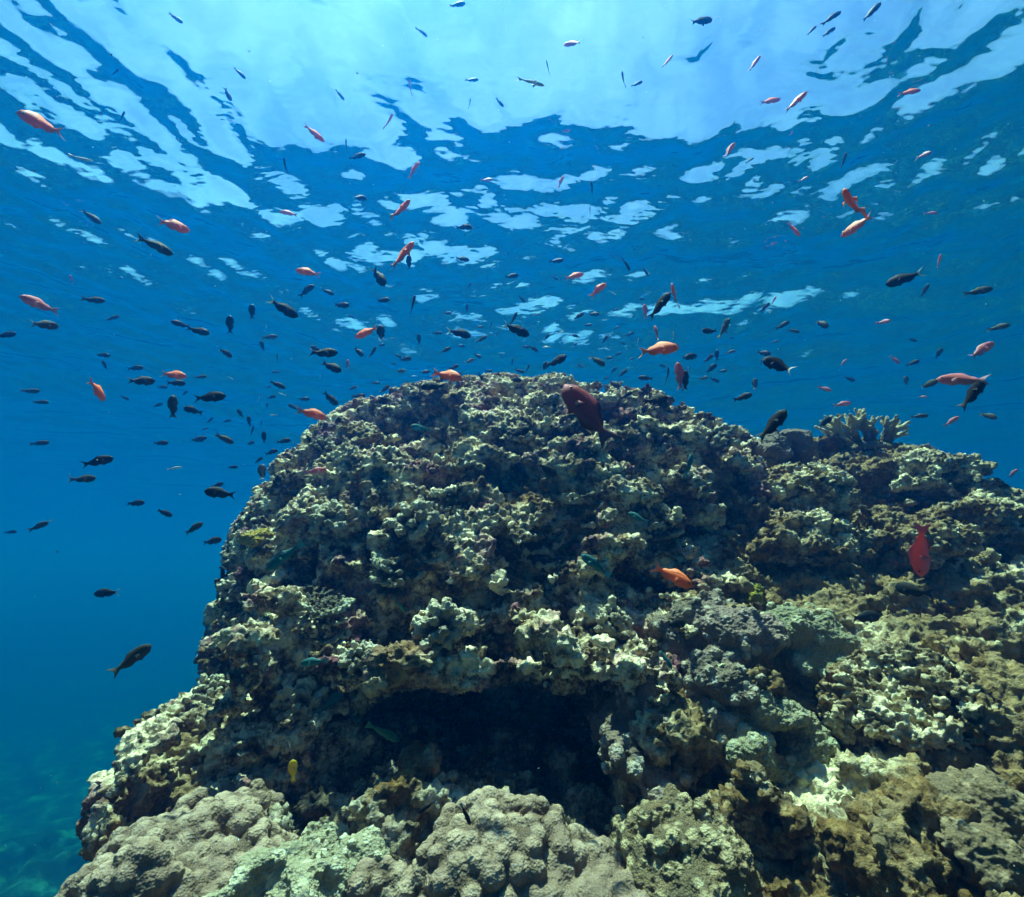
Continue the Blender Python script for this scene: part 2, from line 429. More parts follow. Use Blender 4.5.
def dents(f, n, rs, rmin, rmax, k=.015, region=None):
    p, nr = f.surface_points(n * 2, rs)
    ok = nr[:, 1] < .5
    if region is not None: ok &= region(p)
    p, nr = p[ok][:n], nr[ok][:n]
    for c, m in zip(p, nr):
        r = rmin + (rmax - rmin) * rs.rand() ** 2
        f.dent(c + m * r * rs.uniform(-.35, .45), r, k, rs.uniform(.5, .9), rot_y(rs.uniform(-.4, .4)))

def build_bommie():
    rs = np.random.RandomState(21)
    f = Field((-1.35, 1.02, -1.3), (1.50, 3.3, 1.08), .0115)
    f.add((.03, 2.75, -.35), (1.265, 1.25, 1.28), .1, pw=2.6)
    f.add((-.20, 2.06, -.14), (.33, .46, .44), .12)
    f.add((-.47, 1.86, -.76), (.33, .42, .40), .12)
    f.add(P(350, 590, 1.78), (.22, .24, .24), .1)
    f.add(P(470, 560, 1.78), (.32, .24, .22), .1)
    f.add(P(600, 590, 1.74), (.30, .24, .22), .1)
    f.add((.62, 2.58, .05), (.56, .78, .74), .12, pw=2.4)
    f.add((-.20, 1.85, -.12), (.48, .40, .26), .1)
    f.add((.22, 1.85, -.08), (.48, .43, .28), .1)
    f.add(P(310, 640, 1.52), (.15, .22, .16), .06)
    f.add(P(430, 652, 1.47), (.20, .20, .070), .05)
    f.add(P(560, 650, 1.45), (.22, .20, .075), .05)
    f.add(P(245, 738, 1.52), (.17, .24, .11), .06)
    f.add(P(232, 790, 1.45), (.13, .2, .09), .06)
    base = f.F.copy()
    rough(f, rs, amp=(.045, .040, .026), layer=.024, holes=.055)
    # the dark cave and the pockets round it
    f.cut(P(500, 742, 1.42), (.33, .50, .120), .012, pw=2.6)
    f.cut(P(425, 738, 1.36), (.14, .34, .085), .015)
    f.cut(P(595, 790, 1.34), (.15, .46, .20), .03)
    f.cut(P(545, 630, 1.42), (.09, .22, .05), .02, rot_y(-.3))
    f.cut(P(640, 585, 1.50), (.17, .22, .035), .02, rot_y(.15))
    f.cut(P(400, 525, 1.60), (.16, .16, .035), .02, rot_y(-.1))
    f.cut(P(250, 665, 1.42), (.045, .2, .05), .02)
    dents(f, 420, rs, .022, .055)
    knobs(f, 1600, rs, .010, .034, sink=.5)
    flakes(f, 5600, rs, .010, .034)
    dents(f, 1500, rs, .010, .030, k=.005)
    lip = lambda x: 676 + 20 * max(0, (415 - x) / 45) ** 1.5 + 10 * max(0, (x - 560) / 60) + 4 * math.sin(x / 17.0)
    for x in range(378, 632, 6):               # a pale crust grows along the lip of the cave roof, the hollow opens right under it
        f.knob(P(x, lip(x) - 9, 1.262 + .02 * math.sin(x)), rs.uniform(.012, .020), .006, 9000 + x, .7)
    for x in range(372, 640, 8):
        for Y in np.arange(1.14, 1.75, .05): f.dent(P(x, lip(x) + 27, Y), .040, .004, 1.0)
    knobs(f, 1600, rs, .008, .020, k=.006)
    flakes(f, 1600, rs, .010, .026)
    f.F = np.maximum(f.F, base - .065)
    return finish('reef_bommie', f, M_bommie, rs)
def build_shoulder():
    rs = np.random.RandomState(22)
    f = Field((.22, .85, -1.2), (2.75, 2.95, .78), .0135)
    f.add((1.15, 2.25, -.30), (.62, .70, .72), .1)
    f.add((1.75, 2.05, -.80), (.70, .8, .66), .1)
    f.add((1.05, 1.95, -.62), (.66, .60, .46), .1)
    slope(f, [(765, 468, 1.93), (790, 462, 1.94), (820, 462, 1.95), (870, 458, 1.95), (930, 478, 1.90), (985, 515, 1.82), (1045, 535, 1.75), (1100, 560, 1.7)], .22)
    slope(f, [(740, 560, 1.62), (810, 545, 1.66), (880, 540, 1.66), (950, 560, 1.60), (1020, 580, 1.52), (1100, 610, 1.45)], .24)
    slope(f, [(690, 625, 1.42), (760, 620, 1.44), (830, 620, 1.44), (900, 625, 1.40), (970, 640, 1.32), (1050, 660, 1.24)], .22)
    slope(f, [(700, 690, 1.30), (770, 690, 1.28), (840, 690, 1.26), (910, 700, 1.20), (985, 715, 1.13), (1060, 730, 1.06)], .19)
    slope(f, [(700, 735, 1.24, .8), (770, 745, 1.19), (850, 752, 1.13), (930, 765, 1.06), (1010, 780, 1.0)], .14)
    base = f.F.copy()
    rough(f, rs, amp=(.035, .030, .020), layer=.008, holes=.035)
    for t in np.linspace(0, 1, 12):            # the crevice under the slope
        f.cut(P(715 + 330 * t, 788 + 58 * t + 5 * math.sin(t * 9), 1.16 - .2 * t), (.055, .20, .020), .012)
    for t in np.linspace(0, 1, 6):             # a second, shorter crack above it
        f.cut(P(850 + 130 * t, 728 + 44 * t, 1.17 - .1 * t), (.04, .10, .012), .010)
    dents(f, 220, rs, .02, .06)
    knobs(f, 1500, rs, .012, .05, k=.02, flat=(.5, .8), sink=.55)
    knobs(f, 1800, rs, .008, .02, k=.008, sink=.45)
    dents(f, 400, rs, .010, .026, k=.006)
    f.F = np.maximum(f.F, base - .065)
    return finish('reef_shoulder', f, M_shoulder, rs)
def build_ledge():
    rs = np.random.RandomState(23)
    f = Field((.36, .52, -1.25), (1.95, 1.8, -.24), .011)
    f.add((.90, 1.30, -.82), (.50, .46, .34), .1)
    f.add((1.30, 1.10, -.80), (.5, .46, .36), .1)
    slope(f, [(735, 815, 1.14, .8), (800, 828, 1.08), (870, 842, 1.02), (940, 858, .97), (1010, 872, .92), (1070, 890, .88)], .15)
    slope(f, [(790, 880, .98), (860, 888, .94), (930, 900, .89), (1000, 915, .85)], .16)
    base = f.F.copy()
    rough(f, rs, amp=(.028, .026, .018), layer=.006, holes=.035)
    f.cut(P(810, 885, .92), (.09, .2, .07), .03)
    dents(f, 160, rs, .015, .05)
    knobs(f, 900, rs, .010, .036, k=.016, flat=(.5, .8), sink=.5)
    dents(f, 220, rs, .008, .022, k=.006)
    f.F = np.maximum(f.F, base - .065)
    return finish('reef_ledge', f, M_ledge, rs)
def build_foot():
    rs = np.random.RandomState(24)
    f = Field((-1.25, .42, -1.6), (.8, 2.2, -.30), .012)
    f.add((-.08, 1.48, -.86), (.56, .6, .40), .1)
    f.add((-.40, 1.02, -.88), (.40, .46, .36), .1)
    f.add((.12, .98, -.92), (.56, .42, .36), .1)
    f.add((-.0, 1.4, -1.4), (.85, .8, .5), .1)
    slope(f, [(345, 808, 1.16), (395, 800, 1.16), (440, 797, 1.16), (490, 802, 1.15)], .07, k=.05)
    base = f.F.copy()
    rough(f, rs, amp=(.026, .026, .018), layer=.006, holes=.03)
    knobs(f, 1500, rs, .010, .045, k=.012)
    dents(f, 300, rs, .010, .03, k=.008)
    f.F = np.maximum(f.F, base - .065)
    return finish('reef_base_rock', f, M_foot, rs)
def rocky_dome(name, spots, mat, seed, h=.0085, push=.8):
    """a low pale coral head grown over the rock: (pixel, pixel, width in pixels, height ratio) per lobe"""
    rs = np.random.RandomState(seed); parts = []
    for px, py, wpx, sq in spots:
        p, nr = seat(px, py); r_ = wpx * px_size(p) / 2; parts.append((p + p / np.linalg.norm(p) * r_ * push, (r_, r_ * 1.05, r_ * sq)))
    lo = np.min([c - np.max(q) for c, q in parts], 0) - .05; hi = np.max([c + np.max(q) for c, q in parts], 0) + .05
    f = Field(lo, hi, h)
    for c, q in parts: f.add(c, q, .05)
    base = f.F.copy()
    rough(f, rs, amp=(.012, .014, .012), waves=(.3, .15, .075), layer=.006, layer_wave=(.15, .15, .05), holes=.02)
    flakes(f, 420, rs, .010, .030, k=.006); dents(f, 260, rs, .008, .022, k=.006); knobs(f, 420, rs, .006, .016, k=.004)
    f.F = np.maximum(f.F, base - .035)
    return finish(name, f, mat, rs, fine=.004, wave=.016)
import time as _t
_t0 = _t.time()
bommie = tag(build_bommie(), 'big knobbly reef mound with a dark cave low in its face', 'coral reef')
shoulder = tag(build_shoulder(), 'pale crusted reef shoulder sloping down right beside the big mound', 'coral reef')
ledge = tag(build_ledge(), 'rusty brown low rock ledge under the crevice at bottom right', 'rock ledge')
foot = tag(build_foot(), 'rubbly dark rock floor in front of and inside the cave', 'rock')
print('reef time', _t.time() - _t0, sum(len(o.data.polygons) for o in (bommie, shoulder, ledge, foot)))

# ------------------------------------------------------------------ coral colonies, each a thing of its own, seated on the rock
def coral_material(name, base, tip, spot, spot_scale=60, valley=None, tip_at=(.35, .75), bump=.004):
    n = NT(name); co = n.n('ShaderNodeTexCoord').outputs['Object']
    tipv = n.n('ShaderNodeAttribute', attribute_name='tip').outputs['Fac']      # living growth tips are paler
    v = tex(n, 'ShaderNodeTexNoise', 26, co, 5, .65); v2 = tex(n, 'ShaderNodeTexNoise', 8, co, 3, .6)
    a = n.n('ShaderNodeMath', operation='MULTIPLY_ADD'); n.l(v, a.inputs[0]); a.inputs[1].default_value = .7; n.l(tipv, a.inputs[2])
    c_ = ramp(n, [(tip_at[0] + .15, base), (tip_at[1] + .3, tip)], a.outputs[0])
    c_ = mixc(n, ramp(n, [(.42, (0, 0, 0)), (.66, (.85, .85, .85))], v2), c_, spot)
    pol = tex(n, 'ShaderNodeTexVoronoi', spot_scale * 4, co)
    c_ = mixc(n, ramp(n, [(.0, (.32, .32, .32)), (.35, (0, 0, 0))], pol), c_, tuple(min(.8, x * 1.5) for x in tip))
    bs = n.n('ShaderNodeBsdfPrincipled'); bs.inputs['Roughness'].default_value = .75; bs.inputs['Specular IOR Level'].default_value = .18
    n.l(c_, bs.inputs['Base Color'])
    bh = n.n('ShaderNodeMath', operation='ADD'); n.l(pol, bh.inputs[0]); n.l(tex(n, 'ShaderNodeTexNoise', 90, co, 3, .7), bh.inputs[1])
    bu = n.n('ShaderNodeBump'); bu.inputs['Strength'].default_value = .7; bu.inputs['Distance'].default_value = bump
    n.l(bh.outputs[0], bu.inputs['Height']); n.l(bu.outputs[0], bs.inputs['Normal']); n.l(bs.outputs[0], n.out.inputs['Surface'])
    return n.m
M_lobed = coral_material('grey_brown_lobed_coral', (.095, .058, .032), (.43, .305, .195), (.17, .108, .068), bump=.003)
M_lilac = coral_material('lilac_brown_knob_coral', (.13, .095, .06), (.45, .38, .27), (.24, .16, .12))
M_green = coral_material('pale_green_coral', (.17, .16, .085), (.56, .55, .34), (.26, .21, .12))
M_mint = coral_material('mint_mound_coral', (.26, .225, .13), (.56, .51, .33), (.33, .28, .165))
M_boulder = coral_material('streaky_boulder_coral', (.09, .062, .03), (.42, .32, .17), (.19, .12, .055))
M_cream = coral_material('cream_crust_coral', (.30, .24, .125), (.76, .67, .42), (.36, .25, .12))
M_smooth = coral_material('smooth_tan_coral', (.13, .085, .042), (.31, .22, .12), (.17, .11, .055), bump=.002)
M_cauli = coral_material('cauliflower_coral_tan', (.05, .038, .02), (.60, .52, .33), (.10, .07, .04))
M_plate = coral_material('brown_plate_coral', (.07, .055, .03), (.42, .40, .26), (.11, .09, .05))
M_branch = coral_material('branching_coral_buff', (.10, .072, .03), (.50, .41, .23), (.16, .11, .05))
M_sponge = coral_material('yellow_sponge', (.28, .19, .02), (.60, .44, .05), (.34, .22, .03))

SEATS = []
def seat(px, py, extra=()):
    d = Vector(P(px, py, 1.0)); best = None
    for o in [bommie, shoulder, ledge, foot, *extra]:
        ok, l, nr, i = o.ray_cast(Vector((0, 0, 0)) - o.location, d)
        if ok:
            l = l + o.location
            if best is None or l.length < best[0].length: best = (l, nr)
    if best is None: return seat(px + (6 if px < 700 else -4), py + 6, extra)     # just past the edge: step inwards
    return np.array(best[0]), np.array(best[1])
def px_size(p):      # metres that one pixel spans at a point
    y = p[1] * math.cos(PITCH) + p[2] * math.sin(PITCH)
    return y / FPX
def colony_mesh(name, f, mat, loc, fine=.0012, wave=.012, sub=1, tipf=None):
    V, Q = f.mesh()
    if sub: V, Q = subdivide(V, Q); V = relax(V, Q, .4)
    N = normals(V, Q); p = V.astype(np.float32)
    V = V + N * (fine * (noise(p, wave, 1) + .8 * noise(p, wave * 2.5, 2)))[:, None]
    tip = f.tip(V, N) if hasattr(f, 'tip') else np.full(len(V), .4)
    o = mesh_obj(name, V - np.array(loc), Q, mat); o.location = tuple(loc); attr(o, 'tip', tip)
    return o
def lumpy(name, parts, mat, h, bump_r, n_bumps, seed, spacing=None, k=.03, bk=.010, warp=.02, fine=.0012, sub=1, bump_out=.25, loc=None, dome=1.0):
    """a massive coral: smooth-joined ellipsoids (centre, radii[, matrix]) covered with evenly spaced bumps"""
    rs = np.random.RandomState(seed)
    lo = np.min([np.array(c) - np.max(r) for c, r, *_ in parts], 0) - bump_r * 2 - .03; hi = np.max([np.array(c) + np.max(r) for c, r, *_ in parts], 0) + bump_r * 2 + .03
    f = Field(lo, hi, h)
    for c, r, *M in parts: f.add(c, r, k, M[0] if M else None)
    g = f.grid()
    f.F = f.F + (warp * noise(g, .16, seed % 4) + warp * .5 * noise(g, .07, (seed + 1) % 4)).reshape(f.F.shape)
    cs = []
    if n_bumps:
        p, nr = f.surface_points(n_bumps * 14, rs)
        sp = spacing or bump_r * 1.5
        for q, m in zip(p, nr):
            if m[2] < -.55: continue
            if len(cs) and np.min(np.sum((np.array([c for c, _, _ in cs]) - q) ** 2, 1)) < sp * sp: continue
            cs.append((q, m, bump_r * rs.uniform(.8, 1.25)))
            if len(cs) >= n_bumps: break
        for q, m, r in cs: f.knob(q - m * r * (1 - bump_out * 2), r, bk, 1, dome)
    if cs:
        B = np.array([c for c, _, _ in cs]); Rb = np.array([r for _, _, r in cs])
        def tip(V, N):
            t = np.zeros(len(V))
            for q, r in zip(B, Rb):
                near = np.abs(V[:, 0] - q[0]) < r * 1.5
                dd = np.linalg.norm(V[near] - q, axis=1) / r
                t[near] = np.maximum(t[near], np.clip(1.25 - dd, 0, 1))
            return t
        f.tip = tip
    c0 = np.array(loc if loc is not None else parts[0][0])
    return colony_mesh(name, f, mat, c0, fine, sub=sub)

def stubby(name, px, py, wpx, mat, seed, n=34, hgt=.8, h=None, rad=.16, tilt=.5):
    """cauliflower coral: a tuft of short blunt branches fanning out of one base"""
    p, nr = seat(px, py); rs = np.random.RandomState(seed)
    Rr = wpx * px_size(p) / 2
    up = nr * tilt + np.array([0, -.12, .75]); up /= np.linalg.norm(up)
    h = h or max(.0035, Rr / 16)
    c = p - up * Rr * .25
    f = Field(c - Rr * 1.5, c + Rr * 1.5, h); g = f.grid(); F = np.linalg.norm(g - c, axis=1) - Rr * .42
    t1 = np.cross(up, [1, .3, 0]); t1 /= np.linalg.norm(t1); t2 = np.cross(up, t1)
    tips = []
    for i in range(n):
        a = i * 2.39996; cz = 1 - (i + .5) / n * 1.02
        s_ = math.sqrt(max(0, 1 - cz * cz))
        d = up * (cz * hgt + .1) + (t1 * math.cos(a) + t2 * math.sin(a)) * s_
        d = d / np.linalg.norm(d) + rs.randn(3) * .10
        L = Rr * rs.uniform(.8, 1.08); r0, r1 = Rr * rad * .9, Rr * rad * rs.uniform(.9, 1.25)
        q = g - c; t = np.clip(q @ d / (d @ d), 0, L); dd = np.linalg.norm(q - t[:, None] * d, axis=1) - (r0 + (r1 - r0) * t / L)
        F = smin(F, dd, Rr * .07); tips.append(c + d * L)
    f.F = (F + Rr * .03 * noise(g, Rr * .25, 2)).reshape(f.n).astype(np.float32)
    f.tip = lambda V, N: np.clip((np.linalg.norm(V - c, axis=1) / Rr - .62) * 2.2, 0, 1)
    return colony_mesh(name, f, mat, p, Rr * .012, wave=Rr * .2)
def plates(name, px, py, wpx, mat, seed, n=5):
    """foliose coral: a whorl of thin wavy plates leaning outwards, joined at the foot"""
    p, nr = seat(px, py); rs = np.random.RandomState(seed); Rr = wpx * px_size(p) / 2
    out = nr * .6 + np.array([0, -.55, .35]); out /= np.linalg.norm(out)
    c = p - out * Rr * .2
    f = Field(c - Rr * 1.35, c + Rr * 1.35, max(.0034, Rr / 24)); g = f.grid()
    F = np.linalg.norm((g - c) / np.array([1.3, 1, 1]), axis=1) - Rr * .34; edge = np.zeros(len(g))
    for i in range(n):
        cc = c + np.array([rs.uniform(-.45, .45), rs.uniform(-.1, .25), (i / (n - 1) - .5) * 1.1]) * Rr
        nrm = np.array([rs.uniform(-.3, .3), -.15 - rs.rand() * .5, 1.0]); nrm /= np.linalg.norm(nrm)
        a1 = np.cross(nrm, [0, 1, 0]); a1 /= np.linalg.norm(a1); a2 = np.cross(nrm, a1)
        q = g - cc; u, v, w_ = q @ a1, q @ a2, q @ nrm
        r = np.hypot(u, v); th = np.arctan2(v, u); ph = rs.uniform(0, 6.28, 3)
        rim = Rr * rs.uniform(.6, .9) * (1 + .12 * np.sin(3 * th + ph[0]) + .09 * np.sin(5 * th + ph[1]) + .05 * np.sin(9 * th + ph[2]))
        zs = .32 * r * r / Rr + .05 * Rr * np.sin(4 * th + ph[1]) * (r / Rr)
        d = np.maximum(np.abs(w_ - zs) - Rr * .055, r - rim)
        F = smin(F, d, Rr * .04)
    f.F = (F + Rr * .05 * noise(g, Rr * .35, 1) + Rr * .03 * noise(g, Rr * .16, 2)).reshape(f.n).astype(np.float32)
    f.tip = lambda V, N: np.clip((np.hypot(*(V - c)[:, :2].T) / Rr - .55) * 2.4, 0, 1)
    return colony_mesh(name, f, mat, p, Rr * .01, wave=Rr * .25)

def at(px, py, back=0.0, extra=()):
    p, nr = seat(px, py, extra); d = p / np.linalg.norm(p)
    return p + d * back
# foreground
c = P(497, 900, 1.04)
fore = tag(lumpy('massive_coral', [(c + (0, .02, 0), (.15, .15, .140)), (c + (.11, .0, -.04), (.19, .14, .11)), (c + (-.12, .01, -.045), (.17, .13, .10)), (c + (0, .05, -.14), (.24, .17, .14))], M_lobed, .0048, .0190, 620, 5, spacing=.0255, bk=.004, warp=.007, bump_out=.33, fine=.0006), 'grey brown massive coral with rounded bumps in the centre foreground', 'coral')
c = P(165, 905, 1.04)
tag(lumpy('massive_coral', [(c, (.16, .20, .12), rot_y(-.25)), (c + (.12, .02, -.03), (.15, .17, .10)), (c + (-.01, .16, .02), (.11, .13, .085)), (c + (-.11, -.10, -.09), (.17, .16, .10)), (c + (0, .05, -.16), (.24, .25, .16))], M_lobed, .0048, .0175, 800, 6, spacing=.0245, bk=.0035, warp=.008, bump_out=.32, fine=.0006), 'grey brown lobed coral slope at the bottom left, beside open water', 'coral')
c = P(362, 872, 1.04)
tag(lumpy('massive_coral', [(c, (.062, .07, .06)), (c + (.015, .02, -.07), (.08, .09, .07))], M_mint, .0042, .008, 130, 7, bk=.002, warp=.008, bump_out=.25), 'small pale mint coral dome between the two grey brown corals', 'coral')
c = P(288, 885, 1.02)
tag(lumpy('crust_coral', [(c, (.075, .09, .05)), (c + (.02, .04, -.06), (.10, .11, .07))], M_mint, .0042, .014, 60, 8, bk=.01, warp=.02, bump_out=.2), 'pale green wrinkled crust left of the mint coral dome', 'coral')
c = P(688, 885, 1.06)
tag(lumpy('boulder_coral', [(c, (.118, .12, .135)), (c + (.02, .04, -.06), (.13, .14, .12)), (c + (-.07, .03, -.02), (.07, .09, .08))], M_boulder, .005, .011, 330, 9, bk=.004, warp=.014, bump_out=.28), 'streaky olive boulder coral at the bottom, right of the cave mouth', 'coral')
# lumps on the right of the cave
def cluster(name, spots, mat, seed, label, bump=.012, nb=40, push=.5, warp=.010, cat='coral', h=None):
    parts = []
    for px, py, wpx, *sq in spots:
        p, nr = seat(px, py); r = wpx * px_size(p) / 2; dv = p / np.linalg.norm(p)
        parts.append((p + dv * r * push, (r, r * 1.1, r * (sq[0] if sq else .9))))
    rm = np.mean([q[1][0] for q in parts]); span = max(np.ptp([q[0][i] for q in parts]) for i in range(3)) + 2 * rm
    return tag(lumpy(name, parts, mat, h or max(.0042, span / 80), bump, nb, seed, bk=bump * .25, warp=warp, k=.02, bump_out=.34), label, cat)
hang = [(P(px, py, Y), (r_, r_ * 1.9, r_ * q)) for px, py, Y, r_, q in ((634, 700, 1.31, .050, .95), (624, 742, 1.27, .054, .9), (652, 770, 1.25, .058, .7), (668, 738, 1.29, .056, .9), (700, 722, 1.32, .064, .9), (676, 690, 1.34, .052, .9), (715, 765, 1.31, .055, .6))]
tag(lumpy('knob_coral', hang, M_lilac, .0048, .015, 120, 31, bk=.005, warp=.014, k=.02, bump_out=.30), 'smooth brown coral lumps hanging at the right edge of the cave', 'coral')
cluster('knob_coral', [(680, 640, 70), (716, 628, 72), (700, 672, 70), (738, 660, 66), (752, 636, 50), (730, 692, 56)], M_lilac, 32, 'lilac brown cobbled coral head up the slope right of the cave', .013, 130)
cluster('knob_coral', [(786, 632, 52), (820, 640, 58), (800, 668, 60), (840, 668, 50), (770, 662, 44), (826, 690, 50, .7)], M_green, 33, 'greenish lumpy coral right of the lilac brown cobbled head', .016, 44)
cluster('knob_coral', [(722, 722, 54), (760, 714, 56), (748, 748, 54), (790, 738, 52), (776, 770, 46, .7), (812, 756, 44)], M_green, 34, 'olive knobbly coral below the greenish lumps, above the rusty crevice', .015, 50)
tag(rocky_dome('lobed_coral', [(872, 700, 52, .9), (905, 690, 60, .9), (936, 704, 50, .9), (890, 724, 50, .7), (948, 726, 40, .7)], M_dome, 35, h=.006, push=.5), 'pale rounded coral lobes on the slope above the crevice at right', 'coral')
cluster('smooth_coral', [(988, 822, 74, 1.0), (1004, 850, 60)], M_smooth, 36, 'smooth dark tan oval coral lump low by the right border', .008, 70, warp=.014)
cluster('smooth_coral', [(962, 762, 60, .6), (1000, 790, 54, .55)], M_smooth, 37, 'long smooth tan coral ridge just above the oval lump', .008, 60, warp=.012)
# crest of the shoulder
tag(rocky_dome('dome_coral', [(910, 490, 120, .6), (862, 512, 100, .6), (955, 530, 90, .6), (905, 545, 110, .6)], M_dome, 38), 'wide pale mottled coral dome crowning the right shoulder of the reef', 'coral')
tag(rocky_dome('dome_coral', [(760, 520, 90, .7), (800, 500, 80, .7), (735, 552, 70, .6), (795, 545, 80, .6)], M_dome, 39), 'pale rough coral patch between the big mound and the right shoulder', 'coral')
cluster('knob_coral', [(787, 428, 26), (793, 446, 34), (776, 452, 30)], M_lilac, 40, 'small round brown coral knob on the crest left of the branching coral', .006, 18)

def branching():
    p, nr = seat(872, 446); rs = np.random.RandomState(4); s_ = px_size(p)
    base = p + np.array([0, .02, -.01]); segs = []
    def grow(a, d, L, r, lev):
        b = a + d * L; segs.append((a, b, r, r * .78))
        if lev == 0: return
        for _ in range(rs.randint(2, 4)):
            e = d + rs.randn(3) * np.array([.75, .5, .4]) + np.array([0, 0, .25]); e /= np.linalg.norm(e)
            grow(a + d * L * rs.uniform(.55, 1), e, L * rs.uniform(.6, .85), r * .74, lev - 1)
    for i in range(12):
        th = -1.25 + 2.5 * i / 11 + rs.uniform(-.1, .1)
        d = np.array([math.sin(th), rs.uniform(-.5, .4), .75 + .3 * math.cos(th)]); d /= np.linalg.norm(d)
        grow(base + np.array([math.sin(th) * 18 * s_, 0, 4 * s_]), d, 19 * s_, 3.3 * s_, 2)
    A = np.array([q for g_ in segs for q in g_[:2]])
    f = Field(A.min(0) - .03, A.max(0) + .03, .0036); g = f.grid()
    F = np.linalg.norm((g - base) / np.array([2.2, 1.4, .8]), axis=1) - 10 * s_
    for a, b, r0, r1 in segs:
        q = g - a; d = b - a; t = np.clip(q @ d / (d @ d), 0, 1)
        F = smin(F, np.linalg.norm(q - t[:, None] * d, axis=1) - (r0 + (r1 - r0) * t), .004)
    f.F = F.reshape(f.n).astype(np.float32)
    f.tip = lambda V, N: np.clip((np.linalg.norm(V - base, axis=1) / (40 * s_) - .3), 0, 1)
    return colony_mesh('branching_coral', f, M_branch, p, .0008)
tag(branching(), 'buff branching coral bush standing on the right crest', 'coral')

CAUL = [(322, 446, 24, 'at the left corner where the crest turns down'),
        (415, 520, 46, 'above the dark slot in the left face'),
        (330, 520, 40, 'on the left face beside the pinkish red fish'), (240, 590, 36, 'on the left rim above the deep water'), (715, 440, 36, 'near the right end of the mound crest'), (440, 625, 50, 'close above the cave roof, left side'), (535, 655, 44, 'on the lip of the cave roof'),
        (300, 700, 44, 'low on the left wing beside the cave'), (210, 690, 32, 'hanging out over the blue at lower left'),
        (360, 660, 40, 'at the left corner of the cave roof'), (610, 620, 44, 'above the right corner of the cave')]
for i, (px, py, wpx, where) in enumerate(CAUL):
    tag(stubby('cauliflower_coral', px, py, wpx, M_cauli, 100 + i, n=26 + i % 4 * 5, rad=.15 + .02 * (i % 3)), 'tan stubby coral tuft ' + where, 'coral', 'stubby coral tufts on the reef')
PLT = [(530, 545, 66, 'right of the middle, above the cave'), (400, 575, 54, 'left of the middle, under the slot'), (455, 505, 48, 'high in the middle of the mound'),
       (585, 510, 46, 'above the teal fish'), (320, 620, 50, 'on the left face above the small wrasses'), (660, 540, 46, 'above the orange fish at mid right')]
for i, (px, py, wpx, where) in enumerate(PLT):
    tag(plates('plate_coral', px, py, wpx, M_plate, 200 + i), 'brown coral of wavy thin plates ' + where, 'coral', 'plate corals on the mound face')
cluster('sponge', [(252, 548, 13, .5), (262, 542, 13, .5), (272, 537, 10)], M_sponge, 51, 'yellow crust sponge on the left rim of the mound', .004, 14, cat='sponge')
cluster('sponge', [(262, 735, 11, .9)], M_sponge, 52, 'tiny yellow sponge ball low on the left wing', .003, 6, cat='sponge', h=.0025)
cluster('sponge', [(738, 582, 18), (752, 592, 20, .7), (742, 602, 14)], coral_material('yellow_green_sponge', (.18, .16, .015), (.45, .38, .04), (.2, .15, .02)), 53, 'yellow green tufted sponge at mid right above the lilac brown head', .005, 22, cat='sponge')

# ------------------------------------------------------------------ sea floor far below
def seabed():
    def axis(lo, hi, step):
        return np.arange(lo, hi, step)
    xs = np.concatenate([np.arange(-58, -12, 1.2), np.arange(-12, 8, .10), np.arange(8, 59, 1.2)]); ys = np.concatenate([np.arange(-38, 0, 1.2), np.arange(0, 16, .10), np.arange(16, 69, 1.2)])
    X, Y = np.meshgrid(xs, ys); p = np.stack([X.ravel(), Y.ravel(), 0 * X.ravel()], -1).astype(np.float32)
    Z = -4.6 - .10 * np.maximum(0, -X.ravel() - 1) - .05 * np.maximum(0, Y.ravel() - 3) + .16 * noise(p, 2.3, 0) + .09 * noise(p, .9, 1) + .05 * noise(p, .4, 2)
    Z = np.maximum(Z, -8.8)
    r = np.hypot((X.ravel() - .45) / 1.5, (Y.ravel() - 1.9) / 1.2)
    Z += 3.7 * np.exp(-(r / 1.25) ** 4) * 1.0 - .0
    V = np.stack([X.ravel(), Y.ravel(), Z], -1); n, m = X.shape; i = np.arange(n * m).reshape(n, m)
    Q = np.stack([i[:-1, :-1], i[:-1, 1:], i[1:, 1:], i[1:, :-1]], -1).reshape(-1, 4)
    o = mesh_obj('seabed', V, Q, None)
    n_ = NT('rubble_sea_floor'); co = n_.n('ShaderNodeTexCoord').outputs['Object']
    c_ = ramp(n_, [(.40, (.015, .017, .012)), (.54, (.05, .05, .035)), (.68, (.20, .20, .14))], tex(n_, 'ShaderNodeTexNoise', 1.6, co, 8, .68))
    bs = n_.n('ShaderNodeBsdfPrincipled'); bs.inputs['Roughness'].default_value = .9; bs.inputs['Specular IOR Level'].default_value = .1
    n_.l(c_, bs.inputs['Base Color']); n_.l(bs.outputs[0], n_.out.inputs['Surface'])
    o.data.materials.append(n_.m); o['kind'] = 'structure'
    return o
bed = seabed()

